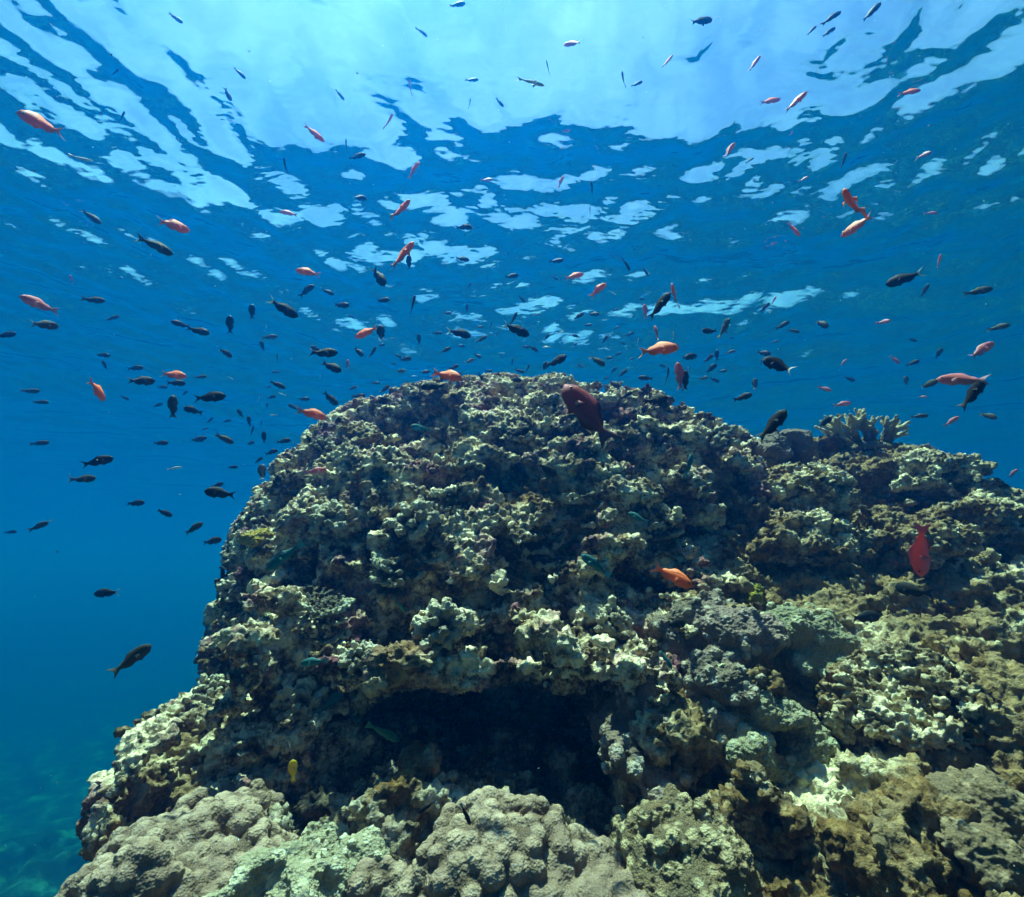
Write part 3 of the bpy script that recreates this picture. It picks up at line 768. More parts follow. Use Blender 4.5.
# ------------------------------------------------------------------ fish
def fish_material(name, body, belly, fin, tail, gloss=.35, eye=(.01, .01, .01)):
    n = NT(name)
    g = n.n('ShaderNodeAttribute', attribute_name='side').outputs['Fac']      # 0 belly .. 1 back
    t = n.n('ShaderNodeAttribute', attribute_name='tailward').outputs['Fac']  # 0 snout .. 1 end of the tail
    fm = n.n('ShaderNodeAttribute', attribute_name='fin').outputs['Fac']
    c_ = mixc(n, ramp(n, [(.15, (0, 0, 0)), (.6, (1, 1, 1))], g), belly, body)
    co = n.n('ShaderNodeTexCoord').outputs['Object']
    sc = tex(n, 'ShaderNodeTexNoise', 60, co, 3, .6)
    c_ = mixc(n, ramp(n, [(.45, (0, 0, 0)), (.7, (.45, .45, .45))], sc), c_, tuple(min(.85, x * 1.5 + .01) for x in body))
    c_ = mixc(n, fm, c_, fin)
    c_ = mixc(n, ramp(n, [(.80, (0, 0, 0)), (.88, (1, 1, 1))], t), c_, tail)
    bs = n.n('ShaderNodeBsdfPrincipled'); bs.inputs['Roughness'].default_value = gloss + .2; bs.inputs['Specular IOR Level'].default_value = .3 if max(body) > .1 else .08
    n.l(c_, bs.inputs['Base Color'])
    vo = tex(n, 'ShaderNodeTexVoronoi', 420, co); bu = n.n('ShaderNodeBump'); bu.inputs['Strength'].default_value = .25; bu.inputs['Distance'].default_value = .001
    n.l(vo, bu.inputs['Height']); n.l(bu.outputs[0], bs.inputs['Normal'])
    # small thin bodies and fins let some light through
    tl = n.n('ShaderNodeBsdfTranslucent'); n.l(c_, tl.inputs['Color']); ms = n.n('ShaderNodeMixShader'); ms.inputs[0].default_value = .35
    n.l(bs.outputs[0], ms.inputs[1]); n.l(tl.outputs[0], ms.inputs[2]); n.l(ms.outputs[0], n.out.inputs['Surface'])
    return n.m
KINDS = {   # height, width, dorsal, anal, tail span, fork, length (m), name, material
 'o': (.135, .065, .085, .06, .15, .75, .085, 'anthias', fish_material('orange_fish', (.95, .20, .045), (.95, .28, .09), (.92, .24, .09), (.90, .30, .15))),
 'p': (.125, .06, .07, .05, .14, .7, .080, 'anthias', fish_material('pink_fish', (.62, .16, .14), (.70, .32, .30), (.55, .22, .26), (.60, .30, .34))),
 'r': (.150, .08, .09, .07, .15, .5, .120, 'anthias', fish_material('wine_red_fish', (.42, .08, .085), (.40, .12, .13), (.28, .08, .11), (.26, .09, .13))),
 'q': (.125, .07, .07, .05, .13, .5, .120, 'anthias', fish_material('coral_red_fish', (.88, .14, .065), (.80, .22, .20), (.62, .12, .14), (.50, .12, .16))),
 'd': (.160, .07, .055, .06, .16, .8, .070, 'damselfish', fish_material('dark_fish', (.030, .030, .026), (.040, .040, .036), (.018, .018, .018), (.045, .045, .042))),
 'w': (.165, .07, .06, .06, .17, .9, .075, 'damselfish', fish_material('dark_fish_pale_tail', (.016, .017, .018), (.022, .023, .024), (.012, .012, .012), (.62, .70, .68))),
 'g': (.150, .065, .05, .05, .16, .7, .072, 'damselfish', fish_material('olive_grey_fish', (.07, .07, .04), (.11, .11, .08), (.06, .06, .04), (.16, .16, .11))),
 't': (.125, .065, .05, .045, .10, .1, .085, 'wrasse', fish_material('teal_fish', (.02, .14, .13), (.05, .26, .22), (.02, .12, .13), (.10, .30, .28))),
 'l': (.095, .055, .04, .035, .09, .1, .085, 'wrasse', fish_material('green_slim_fish', (.04, .20, .09), (.12, .34, .20), (.04, .17, .10), (.08, .26, .16))),
 'c': (.095, .055, .035, .03, .09, .1, .060, 'wrasse', fish_material('black_slim_fish', (.008, .009, .014), (.02, .02, .03), (.01, .01, .015), (.25, .30, .36))),
 's': (.075, .04, .03, .03, .10, .7, .060, 'baitfish', fish_material('silver_fish', (.30, .36, .38), (.70, .75, .75), (.5, .5, .5), (.5, .55, .55), .2)),
 'y': (.190, .08, .06, .06, .10, .2, .050, 'damselfish', fish_material('yellow_fish', (.72, .50, .03), (.78, .60, .06), (.70, .50, .03), (.70, .55, .06))),
}
def fish_mesh(kind, bend):
    H, W, D, A, TS, FK, *_ = KINDS[kind]
    ts = np.concatenate([np.linspace(0, 1, 15) ** .8 * .76, [.79, .83, .88, .93, .97, 1.0]]); nb = 15
    ang = np.array([90, 82, 55, 25, 0, -25, -55, -82, -90, -98, -125, -155, 180, 155, 125, 98]) * math.pi / 180
    V = []; side = []; tw = []; fin = []
    for i, t in enumerate(ts):
        tb = min(t / .78, 1)
        prof = (math.sin(math.pi * min(1, tb * .98) ** .62) ** .80) if tb > 0 else .0
        ped = .34 * (tb ** 3)
        h = H * max(prof * (1 - .25 * tb ** 4), ped * (tb > .5)); wd = W * max(prof ** .9 * (1 - .45 * tb), .10)
        if i == 0: h, wd = H * .10, W * .10
        tail = max(0, (t - .79) / .21)
        if tail > 0: h = H * .30 + (TS - H * .30) * tail ** .8; wd = W * .10 * (1 - tail * .8)
        df = D * max(0, min(1, (tb - .22) / .10)) * max(0, min(1, (.97 - tb) / .10)) * (.75 + .25 * math.sin(tb * 14)) if tail <= 0 else 0
        af = A * max(0, min(1, (tb - .60) / .08)) * max(0, min(1, (.97 - tb) / .12)) if tail <= 0 else 0
        pv_ = .8 * A * max(0, 1 - abs(tb - .42) / .07) if tail <= 0 else 0
        for k, a in enumerate(ang):
            z = h * math.sin(a); y = wd * math.cos(a) * (1 if tail <= 0 else 1)
            isf = 0
            x = t
            if k == 0 and df > 0: z += df; isf = 1; x += df * .5
            if k == 8 and (af > 0 or pv_ > 0): z -= max(af, pv_); isf = 1; x += max(af, pv_) * .5
            if tail > 0: x = t - FK * .16 * tail * (1 - (abs(z) / max(h, 1e-6)) ** 1.6); isf = .6
            y += bend * .10 * max(0, t - .25) ** 2 * 2.2
            V.append((.45 - x, y, z)); side.append((z / max(H, 1e-6) + 1) / 2); tw.append(t); fin.append(isf)
    n = len(ang); m = len(ts); Q = []
    for i in range(m - 1):
        for k in range(n):
            Q.append((i * n + k, i * n + (k + 1) % n, (i + 1) * n + (k + 1) % n, (i + 1) * n + k))
    for r, fl in ((0, True), (m - 1, False)):      # close snout and tail edge with strips
        for k in range(n // 2 - 1):
            q = (r * n + k, r * n + k + 1, r * n + (n - k - 2) % n, r * n + (n - k - 1) % n)
            Q.append(q[::-1] if fl else q)
    return np.array(V), np.array(Q), side, tw, fin
FM = {}
def fish_data(kind, v):
    if (kind, v) not in FM:
        V, Q, side, tw, fin = fish_mesh(kind, (-1, -.35, .3, 1)[v])
        o = mesh_obj(KINDS[kind][7], V, Q, KINDS[kind][8], link=False)
        attr(o, 'side', side); attr(o, 'tailward', tw); attr(o, 'fin', fin); FM[(kind, v)] = o
    return FM[(kind, v)]
def ball(name, c, r, mat, n=8, flat=1.0):
    V, Q = [], []
    for i in range(n // 2 + 1):
        th = math.pi * (.02 + .96 * i / (n // 2))
        for k in range(n): V.append((c[0] + r * math.sin(th) * math.cos(2 * math.pi * k / n), c[1] + r * math.sin(th) * math.sin(2 * math.pi * k / n) * flat, c[2] + r * math.cos(th)))
    for i in range(n // 2):
        for k in range(n): Q.append((i * n + k, (i + 1) * n + k, (i + 1) * n + (k + 1) % n, i * n + (k + 1) % n))
    return mesh_obj(name, V, Q, mat, link=False)
ey = NT('fish_eye'); eb = ey.n('ShaderNodeBsdfPrincipled'); eb.inputs['Roughness'].default_value = .12
ec = ey.n('ShaderNodeTexCoord'); el = ey.n('ShaderNodeVectorMath', operation='LENGTH'); ey.l(ec.outputs['Object'], el.inputs[0])
eb.inputs['Base Color'].default_value = (.02, .015, .02, 1); ey.l(eb.outputs[0], ey.out.inputs['Surface'])
PARTS = {}
def fish_parts(kind):
    if kind not in PARTS:
        H, W = KINDS[kind][:2]; ps = []
        for s in (-1, 1):
            ps.append(ball('eye', (.45 - .105, s * W * .60, H * .22), .020, ey.m))
            n_ = 5; a0 = np.array([.45 - .27, s * W * .80, -H * .18]); V = []; Q = []       # pectoral fin: a small thin fan
            for th in np.linspace(-.5, .7, n_):
                for q in (.02, .13):
                    for w_ in (-.003, .003): V.append(a0 + np.array([-math.cos(th) * q, s * (q * .45 + w_), -math.sin(th) * q]))
            for k in range(n_ - 1):
                b = k * 4
                Q += [(b, b + 2, b + 6, b + 4), (b + 1, b + 5, b + 7, b + 3), (b + 2, b + 3, b + 7, b + 6), (b, b + 4, b + 5, b + 1)]
            Q += [(0, 1, 3, 2), (16, 18, 19, 17)]
            ps.append(mesh_obj('pectoral_fin', V, Q, KINDS[kind][8], link=False))
        PARTS[kind] = ps
    return PARTS[kind]

WORD = {'o': 'orange', 'p': 'dull pink', 'r': 'wine red', 'q': 'coral red', 'd': 'dark', 'w': 'black pale-tailed', 'g': 'olive grey', 't': 'teal', 'l': 'slim green', 'c': 'slim black', 's': 'thin silvery', 'y': 'yellow'}
_rf = np.random.RandomState(77)
FISH = []     # px, py, length px, heading in the picture (0 right, 90 up), kind, label or None, short reference or None
def F_(px, py, L, a, k, label=None, ref=None, yaw=None): FISH.append((px, py, L, a, k, label, ref, yaw))
# --- the ones that stand out
F_(660, 349, 42, 2, 'o', 'long orange fish swimming right in the blue above the mound crest', 'the long orange fish over the crest', 8)
F_(404, 254, 36, 52, 'o', 'bright orange fish climbing steeply, biggest orange one in the upper left water', 'the steeply climbing orange fish', 5)
F_(856, 227, 32, 205, 'o', 'curled orange fish nosing down left under a slender red fish', 'the curled orange fish at upper right', 15)
F_(851, 203, 32, 115, 'o', 'slender red fish upright directly over the curled orange fish', None, 55)
F_(674, 577, 44, -24, 'o', 'orange fish before the reef face, right of the teal fish', 'the orange fish on the reef face', 5)
F_(921, 552, 56, -68, 'q', 'large coral red fish diving steeply in front of the right shoulder', 'the diving coral red fish', 10)
F_(585, 411, 78, 128, 'r', 'largest dark wine red fish, hovering before the mound crest', 'the largest wine red fish', 12)
F_(175, 226, 29, -6, 'o', 'orange fish heading right, above an olive grey fish in the upper left water', 'the orange fish at far upper left')
F_(40, 123, 38, 172, 'o', 'orange fish at the left border under the ripples', 'the orange fish by the left border')
F_(315, 134, 24, -28, 'o', 'orange fish sloping down right beneath the bright surface ripples', 'the sloping orange fish under the ripples')
F_(402, 209, 27, 48, 'o', 'orange fish climbing right just above the steepest big orange one', 'the upper climbing orange fish')
F_(414, 169, 20, 52, 'o', 'small orange fish slanting up at the lower edge of the bright window', None)
F_(389, 121, 18, 62, 'o', 'dusky orange fish slanting up inside the bright surface window', None)
F_(410, 87, 14, 95, 'o', 'tiny upright red fish against the pale surface', 'the tiny upright red fish')
F_(307, 272, 24, 176, 'o', 'orange fish heading left with two dark fish below it', 'the left-heading orange fish')
F_(366, 333, 27, 205, 'o', 'orange fish nosing down left with a dark fish at its tail', 'the nosing-down orange fish')
F_(449, 376, 29, -8, 'o', 'orange fish heading right just above the left part of the crest', 'the orange fish left above the crest')
F_(313, 414, 31, -15, 'o', 'orange fish with dark snout beside the upper left reef edge', 'the dark-snouted orange fish')
F_(316, 471, 23, 8, 'p', 'pinkish red fish against the upper left reef face', 'the pinkish red fish on the reef face')
F_(175, 375, 23, -5, 'o', 'plump orange fish with a dark fish right beneath it', 'the plump orange fish at left', 30)
F_(98, 391, 24, -60, 'o', 'red orange fish diving at far left, below a small dark pair', 'the chunky red fish at far left', 45)
F_(38, 304, 32, 160, 'p', 'pale and pink fish flashing white at far left', 'the flashing pale pink fish')
F_(575, 276, 20, 12, 'o', 'small orange fish heading right beside the middle glints', 'the small orange fish by the middle glints')
F_(599, 289, 20, 35, 'o', 'small orange fish slanting up right of another orange fish and glints', 'the slanting orange fish by the glints')
F_(674, 295, 28, 100, 'o', 'upright red fish touching a big dark fish above the crest', 'the upright red fish')
F_(645, 311, 16, 95, 'p', 'small upright pink fish left of a big dark fish', None)
F_(657, 333, 18, 110, 'p', 'pink fish close above the back of the long orange fish', None)
F_(679, 375, 30, 96, 'p', 'upright pink fish with a dark fish behind it, near the crest', 'the upright pink fish')
F_(794, 230, 20, -50, 'o', 'orange fish nosing down right, left of the curled orange one', 'the nosing-down orange fish at upper right')
F_(572, 44, 19, 178, 'o', 'rounded orange fish against the pale surface near the top', 'the rounded orange fish near the top')
F_(668, 61, 14, 40, 'o', 'dusky orange fish in the bright window right of the middle', 'the dusky orange fish in the window')
F_(755, 63, 16, 45, 'o', 'small orange fish slanting up by the ripples at upper right', 'the small slanting orange fish')
F_(771, 101, 20, -4, 'o', 'orange fish level, first of two at the window edge', 'the level orange fish at the window edge')
F_(797, 101, 24, 32, 'o', 'orange fish slanting up, second of two at the window edge', None)
F_(910, 92, 20, -12, 'o', 'orange fish among the shredded glints at upper right', 'the orange fish in the shredded glints')
F_(730, 150, 16, 55, 'o', 'tiny orange fish slanting up between white glint patches', 'the tiny orange fish between glint patches')
F_(924, 155, 14, 5, 'p', 'tiny dull pink fish below the shredded glints', 'the tiny pink fish under the glints')
F_(932, 213, 12, -20, 'p', 'tiny pink fish alone in blue water at upper right', 'the lone tiny pink fish')
F_(288, 213, 17, 178, 'o', 'small orange fish beside a lone glint at left', 'the small orange fish by a lone glint')
F_(487, 180, 13, 5, 'p', 'tiny pink fish left of the bright middle glint patch', 'the tiny pink fish by the middle glint')
F_(561, 181, 12, 60, 'o', 'tiny orange fish upper edge of the bright middle glint patch', 'the tiny orange fish on the glint patch')
F_(590, 211, 10, 90, 'p', 'tiny reddish fish in the bright middle glint patch', None)
F_(804, 179, 10, 20, 'p', 'tiny pale pink fish under the right glints', None)
F_(982, 350, 25, 38, 'p', 'brownish pink fish slanting up near the right border', 'the brownish pink fish by the right border')
F_(960, 380, 42, 172, 'p', 'slender pink fish crossing a long dark one near the right border', 'the slender pink fish at right')
F_(952, 421, 16, 40, 'p', 'small dull pink fish at the tail of a long dark fish', None)
F_(843, 404, 16, 8, 'p', 'small pale pink fish above the branching coral', 'the pale pink fish over the branching coral')
F_(774, 300, 9, 60, 'p', 'tiny pale pink fish right of the upright red one', None)
F_(939, 261, 15, 75, 'p', 'small reddish fish upright under the right-hand glints', None)
F_(71, 279, 10, 100, 'p', 'tiny pink fish at far left above the flashing pale one', None)
# dark ones that stand out
F_(903, 279, 33, 192, 'w', 'large black fish heading left in open water at upper right', 'the large black fish at upper right', 10)
F_(777, 365, 34, 150, 'w', 'black fish with a bright white tail right of the crest', 'the black white-tailed fish', 15)
F_(517, 330, 31, -22, 'w', 'black fish with pale forked tail, in midwater above the crest', 'the pale-tailed black fish over the crest', 10)
F_(284, 309, 33, -25, 'w', 'dark fish with white tail sloping down right at left', 'the white-tailed dark fish at left', 10)
F_(460, 333, 26, -14, 'w', 'dark fish with pale tail left of the black fork-tailed one', 'the pale-tailed dark fish left of the middle', 12)
F_(660, 305, 34, 48, 'd', 'big dark fish slanting up against the upright red fish', 'the big slanting dark fish', 10)
F_(774, 424, 40, 52, 'd', 'very dark fish slanting up at the right end of the crest', 'the very dark fish at the crest end', 10)
F_(133, 658, 40, 32, 'g', 'olive grey fish slanting up alone over the deep water', 'the lone olive fish over the deep', 8)
F_(106, 593, 22, 175, 'w', 'dark fish with raised tail alone over the deep at left', 'the dark fish alone at left', 20)
F_(99, 461, 27, 14, 'd', 'dark fish heading right in the blue left of the reef', 'the dark fish left of the reef', 8)
F_(219, 493, 30, 168, 'd', 'dark forked-tail fish close left of the reef edge', 'the fork-tailed dark fish by the reef edge', 15)
F_(211, 397, 30, 8, 'd', 'broad dark fish right below the plump orange one', 'the broad dark fish at left', 10)
F_(157, 246, 33, -22, 'g', 'olive grey fish with pale tail below the orange one at upper left', 'the olive grey fish at upper left', 10)
F_(325, 353, 28, 6, 'd', 'dark fish of a close pair left of the nosing-down orange fish', 'the dark pair at left', 12)
F_(332, 367, 22, -25, 'd', 'dark fish sloping down right, lower of a close pair', None)
F_(974, 393, 36, 62, 'd', 'long dark fish standing steeply at right below a slender pink one', 'the long steep dark fish at right', 8)
F_(724, 328, 22, 70, 'g', 'greenish grey fish rearing up right of the long orange one', 'the rearing grey fish')
F_(657, 400, 24, 10, 'd', 'dark fish just clearing the rock on the mound crest', 'the dark fish touching the crest')
F_(685, 380, 22, 80, 'd', 'dark upright fish half hidden behind the upright pink one', None)
F_(979, 291, 24, 2, 'g', 'olive fish level near the right border', 'the level olive fish at right')
F_(743, 397, 20, 15, 'd', 'ragged dark fish at the step of the crest', 'the dark fish at the crest step')
F_(557, 361, 24, 25, 'd', 'dark fish slanting up above the crest middle', 'the dark fish above the crest middle')
F_(598, 361, 20, -35, 'g', 'grey fish sloping down above the crest with pale fins', 'the grey fish above the crest')
F_(432, 386, 25, 185, 'd', 'dark fish heading left above the left crest', 'the dark fish above the left crest')
# on and before the reef
F_(594, 564, 36, 145, 't', 'teal fish angled before the dark hollow in the reef middle', 'the teal fish in the reef middle', 8)
F_(283, 557, 42, 215, 't', 'large teal wrasse with a pale tail at the left reef face', 'the large teal wrasse', 8)
F_(313, 662, 27, 178, 't', 'teal wrasse level above the left corner of the cave', 'the upper small teal wrasse')
F_(333, 700, 33, 32, 't', 'teal wrasse slanting up at the left of the cave mouth', 'the slanting teal wrasse')
F_(385, 733, 40, -32, 'l', 'slim green wrasse sloping down in the cave mouth', 'the slim green wrasse', 10)
F_(401, 606, 20, -55, 'l', 'small slim green fish on the left reef face above the cave', None)
F_(637, 517, 22, 155, 't', 'small bluish teal fish right of the reef middle', None)
F_(667, 661, 19, -55, 't', 'thin teal fish beside the lilac brown cobbled head', None)
F_(676, 624, 22, 12, 'd', 'dark blue fish hovering in the hollow above the cobbled head', None)
F_(426, 808, 20, 205, 'c', 'black slim wrasse nosing down left above the central coral', None, 10)
F_(466, 815, 22, -62, 'c', 'black slim wrasse diving over the central coral, right of its twin', None, 10)
F_(293, 770, 21, 75, 'y', 'small bright yellow fish upright on the dark lower left wing', None, 25)
F_(690, 464, 24, 80, 't', 'dim teal fish upright on the upper right mound face', None)
F_(911, 590, 30, 175, 'd', 'dark fish shape standing in for shadow, left of the diving coral red one', None)  # dark body put where the rock only carries a greenish shadow
F_(866, 617, 28, 15, 'd', 'dark fish shape standing in for shadow over the rusty patch above the pale lobes', None)  # another shadow on the slope, modelled as a dark body
F_(520, 432, 24, 20, 'd', 'dim dark fish against the upper middle of the mound', None)
F_(420, 428, 22, 170, 't', 'dim teal fish against the left crest rock', None)
F_(548, 470, 24, -30, 'd', 'dim dark fish in front of the mound, below the largest wine red fish', None)
# --- the many small ones: px, py, length, heading, kind
SMALL = [(94,300,20,4,'g'),(45,325,24,3,'g'),(113,318,14,30,'g'),(6,335,18,20,'d'),(180,324,18,170,'d'),(199,331,21,-10,'d'),(230,324,20,88,'d'),(252,311,16,80,'d'),(226,353,15,-30,'d'),(262,345,11,110,'d'),
(270,337,16,10,'g'),(277,358,11,85,'d'),(177,383,17,0,'d'),(142,381,25,5,'d'),(103,355,13,0,'d'),(105,365,11,120,'d'),(136,368,14,10,'d'),(158,405,10,20,'d'),(173,406,26,80,'g'),(192,410,17,165,'d'),
(201,377,12,10,'g'),(163,387,9,0,'d'),(278,385,17,-25,'d'),(272,397,9,20,'d'),(240,413,10,120,'d'),(249,421,12,100,'d'),(252,431,12,70,'d'),(224,438,16,-30,'d'),(201,438,12,0,'d'),(293,407,12,150,'d'),
(31,391,15,3,'g'),(41,402,14,0,'g'),(379,277,22,-55,'d'),(409,262,15,80,'d'),(307,290,20,40,'d'),(328,292,14,-20,'d'),(342,305,16,0,'d'),(383,300,15,5,'d'),(413,304,21,78,'d'),(465,227,17,0,'d'),
(463,259,15,-8,'d'),(512,276,15,5,'d'),(469,286,9,60,'d'),(467,308,9,90,'d'),(522,299,11,-50,'d'),(514,318,14,60,'d'),(482,339,13,30,'d'),(438,333,10,0,'d'),(419,339,12,75,'d'),(446,350,13,25,'d'),
(461,346,9,0,'d'),(348,364,11,70,'p'),(316,349,12,160,'d'),(359,352,13,-45,'d'),(373,352,15,60,'d'),(381,333,19,85,'d'),(398,356,9,-20,'d'),(406,359,12,10,'d'),(401,371,11,0,'g'),(425,372,12,5,'d'),
(454,367,12,20,'d'),(470,361,12,20,'g'),(385,389,13,40,'d'),(376,383,10,0,'d'),(359,396,14,5,'d'),(353,388,10,20,'g'),(385,399,12,170,'d'),(417,397,16,10,'d'),(331,399,20,-45,'d'),(304,399,12,0,'d'),
(526,347,9,0,'d'),(534,349,11,-30,'d'),(512,363,10,80,'d'),(528,368,10,70,'d'),(520,371,12,-20,'d'),(481,377,11,-60,'d'),(516,380,13,0,'d'),(557,261,15,5,'d'),(627,265,15,-65,'d'),(645,271,13,-55,'g'),
(579,316,13,30,'d'),(594,314,13,-10,'d'),(588,325,10,0,'d'),(605,339,12,45,'d'),(630,334,10,20,'d'),(545,366,12,60,'d'),(689,357,17,10,'d'),(709,358,12,40,'d'),(709,331,15,175,'d'),(712,368,13,40,'d'),
(717,355,12,85,'d'),(731,352,12,10,'g'),(645,378,15,175,'d'),(668,374,16,85,'d'),(623,373,12,40,'d'),(614,384,14,-30,'d'),(614,370,9,50,'d'),(627,395,14,30,'d'),(764,353,14,-15,'d'),(783,325,15,25,'d'),
(765,307,13,40,'d'),(755,384,13,85,'d'),(715,380,11,-25,'d'),(723,371,9,0,'d'),(704,378,9,10,'g'),(925,290,15,60,'d'),(822,324,15,-35,'d'),(794,331,13,-20,'g'),(825,422,17,40,'d'),(837,418,12,50,'d'),
(825,389,14,-20,'p'),(844,362,9,50,'p'),(850,379,11,-30,'d'),(906,380,10,95,'d'),(913,363,13,20,'d'),(895,360,13,-50,'p'),(920,416,15,3,'g'),(989,416,15,-20,'g'),(939,353,12,60,'d'),(929,384,17,20,'g'),
(727,325,16,75,'g'),(923,397,9,0,'p'),(884,322,13,5,'p'),(999,327,19,5,'g'),(1013,473,12,50,'p'),(84,479,21,3,'g'),(136,503,16,0,'d'),(165,513,16,-30,'d'),(194,528,20,30,'g'),(213,541,18,8,'d'),
(218,485,12,20,'d'),(40,443,16,5,'g'),(161,443,14,0,'d'),(225,439,20,-30,'g'),(198,440,12,0,'d'),(264,437,13,70,'d'),(284,441,15,10,'d'),(272,452,13,20,'d'),(233,467,10,0,'d'),(259,460,10,40,'d'),
(262,472,20,70,'d'),(39,526,18,25,'g'),(11,532,10,0,'d'),(175,468,14,10,'s'),(357,156,20,18,'d'),(346,145,13,90,'d'),(285,165,15,100,'d'),(360,198,15,10,'d'),(472,80,15,5,'d'),(500,103,11,-40,'d'),
(470,103,9,85,'d'),(240,73,14,-35,'d'),(422,32,14,-30,'g'),(457,4,19,5,'d'),(122,117,15,70,'d'),(92,217,20,-35,'g'),(82,159,20,5,'s'),(115,72,12,50,'d'),(176,18,14,-20,'d'),(228,95,12,-60,'d'),
(702,21,22,-5,'d'),(832,17,18,12,'d'),(872,12,20,35,'d'),(829,32,13,20,'d'),(548,68,16,105,'s'),(532,82,30,-15,'s'),(623,79,15,98,'d'),(637,84,13,15,'d'),(592,190,18,95,'d'),(844,160,15,70,'d'),
(812,30,10,30,'d'),(750,160,9,20,'g'),(340,95,13,-40,'d'),(560,420,10,10,'d')]
for q in SMALL:
    if q[1] < 415 or q[0] < 300 or q[0] > 800: F_(*q)

_rx = np.random.RandomState(9)          # the thin haze of far tiny fish above the crest
for _ in range(150):
    if _rx.rand() < .7: q = (_rx.normal(560, 110), _rx.normal(352, 26))
    else: q = (_rx.normal(275, 40), _rx.normal(425, 34))
    if q[1] < 378 or (q[0] < 300 and q[1] < 480):
        if min(math.hypot(q[0] - f_[0], q[1] - f_[1]) for f_ in FISH) > 9: F_(round(q[0]), round(q[1]), _rx.randint(6, 10), _rx.choice([0, 20, 45, 80, 160, 185, -30]), _rx.choice(['d', 'd', 'd', 'g', 's']))
def place(px, py, L, a, kind, yaw):
    d = P(px, py, 1.0); d = d / np.linalg.norm(d)
    Uc = np.array([0, -math.sin(PITCH), math.cos(PITCH)])
    r = np.cross(d, Uc); r /= np.linalg.norm(r); u = np.cross(r, d)
    if yaw is None: yaw = _rf.uniform(-38, 38)
    else: yaw = yaw * (1 if _rf.rand() < .5 else -1)
    ya, aa = R(yaw), R(a)
    h = math.cos(ya) * (math.cos(aa) * r + math.sin(aa) * u) - math.sin(ya) * d
    real = KINDS[kind][6] * _rf.uniform(.92, 1.1)
    base = px_size(d * 1.0)                     # metres per pixel at one metre along this ray
    per_px = base * .97
    dist = real * math.cos(ya) / (L * per_px)
    lim = 14.0
    if d[2] > .05: lim = min(lim, (SURF_Z - .18) / d[2])
    best = None
    for o in (bommie, shoulder, ledge, foot, fore):
        ok, l, nr, i = o.ray_cast(Vector((0, 0, 0)) - o.location, Vector(d))
        if ok: best = min(best or 99, (l + o.location).length)
    if best is not None:
        lim = min(lim, best - .055 - real * .35)
    dist = min(dist, lim)
    S_ = L * per_px * dist / max(.5, math.cos(ya))
    z = np.array([0, 0, 1.0]); up = z - h * (z @ h)
    if np.linalg.norm(up) < .35: up = u - h * (u @ h) if abs(u @ h) < .8 else r * (1 if math.cos(aa) <= 0 else -1) - h * (r @ h)
    up /= np.linalg.norm(up); lat = np.cross(up, h)
    M = np.stack([h, lat, up], 1)
    return d * dist, M, S_
from mathutils import Matrix
def swim(px, py, L, a, kind, label, yaw, group):
    src = fish_data(kind, _rf.randint(4)); o = src.copy(); C.objects.link(o)
    pos, M, s = place(px, py, L, a, kind, yaw)
    mw = Matrix.Identity(4)
    for i in range(3):
        for j in range(3): mw[i][j] = float(M[i, j] * s)
        mw[i][3] = float(pos[i])
    o.matrix_world = mw; o.name = KINDS[kind][7]
    if L >= 21:
        for part in fish_parts(kind):
            q = part.copy(); C.objects.link(q); q.parent = o
    tag(o, label, 'fish', group)
    return o
GROUPS = {'o': 'orange and pink fish around the reef', 'p': 'orange and pink fish around the reef', 'd': 'dark fish schooling over the reef', 'w': 'dark fish schooling over the reef', 'g': 'dark fish schooling over the reef', 's': 'silvery fish under the surface'}
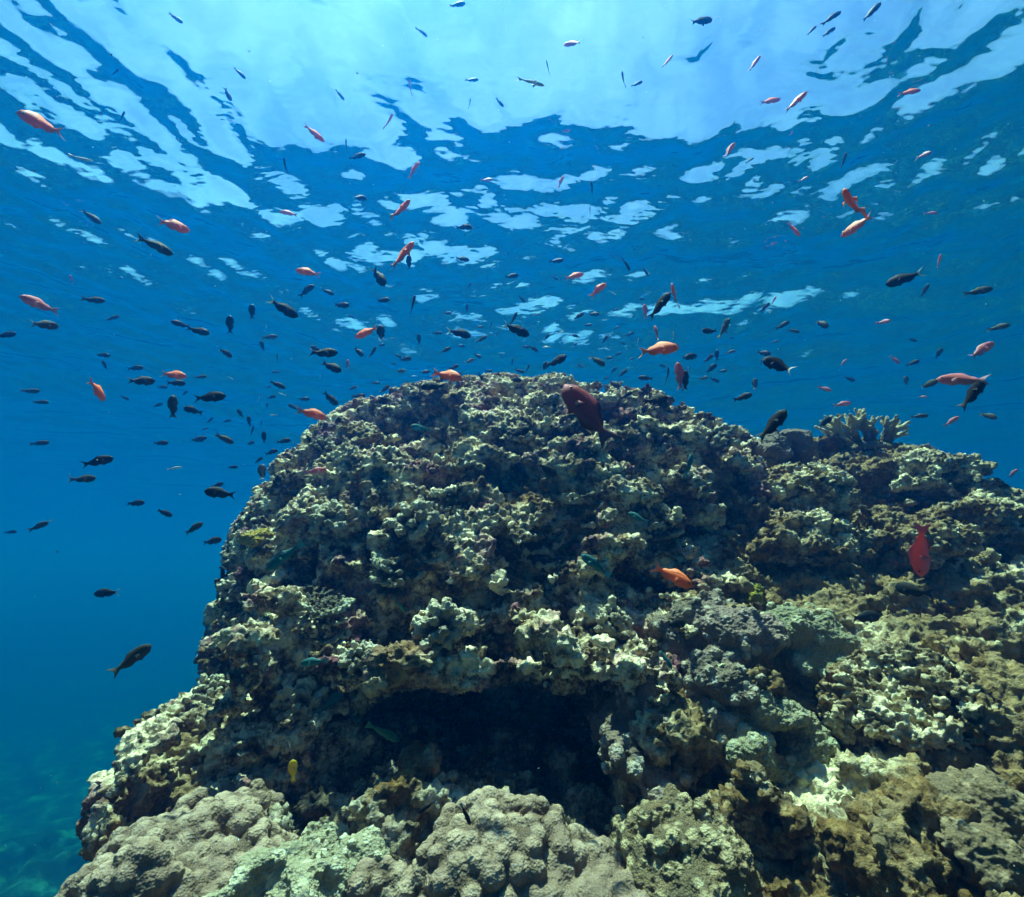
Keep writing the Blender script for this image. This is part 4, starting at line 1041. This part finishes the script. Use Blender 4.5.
REFS = [(f[0], f[1], f[6]) for f in FISH if f[6]] + [(872, 425, 'the branching coral bush'), (240, 590, 'the left rim of the reef'), (215, 690, 'the lower left reef corner')]
USED = {f[5] for f in FISH if f[5]}
SIZEW = lambda L: 'tiny' if L < 12 else ('small' if L < 19 else 'middling')
def where(px, py, rx, ry):
    dx, dy = px - rx, ry - py
    ang = math.degrees(math.atan2(dy, dx)) % 360
    w_ = ('right of', 'up and right of', 'above', 'up and left of', 'left of', 'down and left of', 'below', 'down and right of')[int((ang + 22.5) // 45) % 8]
    ds = math.hypot(dx, dy)
    return ('close ' if ds < 24 else '' if ds < 60 else 'well ') + w_
for (px, py, L, a, k, label, ref, yaw) in FISH:
    if label is None:
        hd = ('heading right', 'rising', 'standing upright', 'rising', 'heading left', 'dipping', 'diving', 'dipping')[int(((a % 360) + 22.5) // 45) % 8]
        for rx, ry, rn in sorted(REFS, key=lambda t: math.hypot(t[0] - px, t[1] - py)):
            for extra in ('', hd + ' '):
                label = f'{SIZEW(L)} {WORD[k]} fish {extra}{where(px, py, rx, ry)} {rn}'
                if label not in USED and len(label.split()) <= 16: break
            if label not in USED and len(label.split()) <= 16: break
        USED.add(label)
    swim(px, py, L, a, k, label, yaw, GROUPS.get(k))
print('fish', len(FISH), len(USED))

# drifting specks in the water: nobody could count them
def specks():
    rs = np.random.RandomState(2); V = []; Q = []
    for i in range(700):
        d = P(rs.uniform(-150, 1170), rs.uniform(-60, 900), 1.0); t = rs.uniform(.7, 4.5); c = d / np.linalg.norm(d) * t
        if c[2] > SURF_Z - .2: continue
        r = rs.uniform(.0006, .0016); b = len(V); a = rs.randn(3, 3); a /= np.linalg.norm(a, axis=1, keepdims=True)
        for k in range(3): V += [c + a[k] * r, c - a[k] * r]
        for x in (0, 1):
            for y in (2, 3):
                for z in (4, 5): Q.append((b + x, b + y, b + z))
    n = NT('drifting_specks'); bs = n.n('ShaderNodeBsdfDiffuse'); bs.inputs[0].default_value = (.6, .6, .55, 1); n.l(bs.outputs[0], n.out.inputs['Surface'])
    o = mesh_obj('suspended_specks', V, Q, n.m, smooth=False); o['kind'] = 'stuff'
specks()
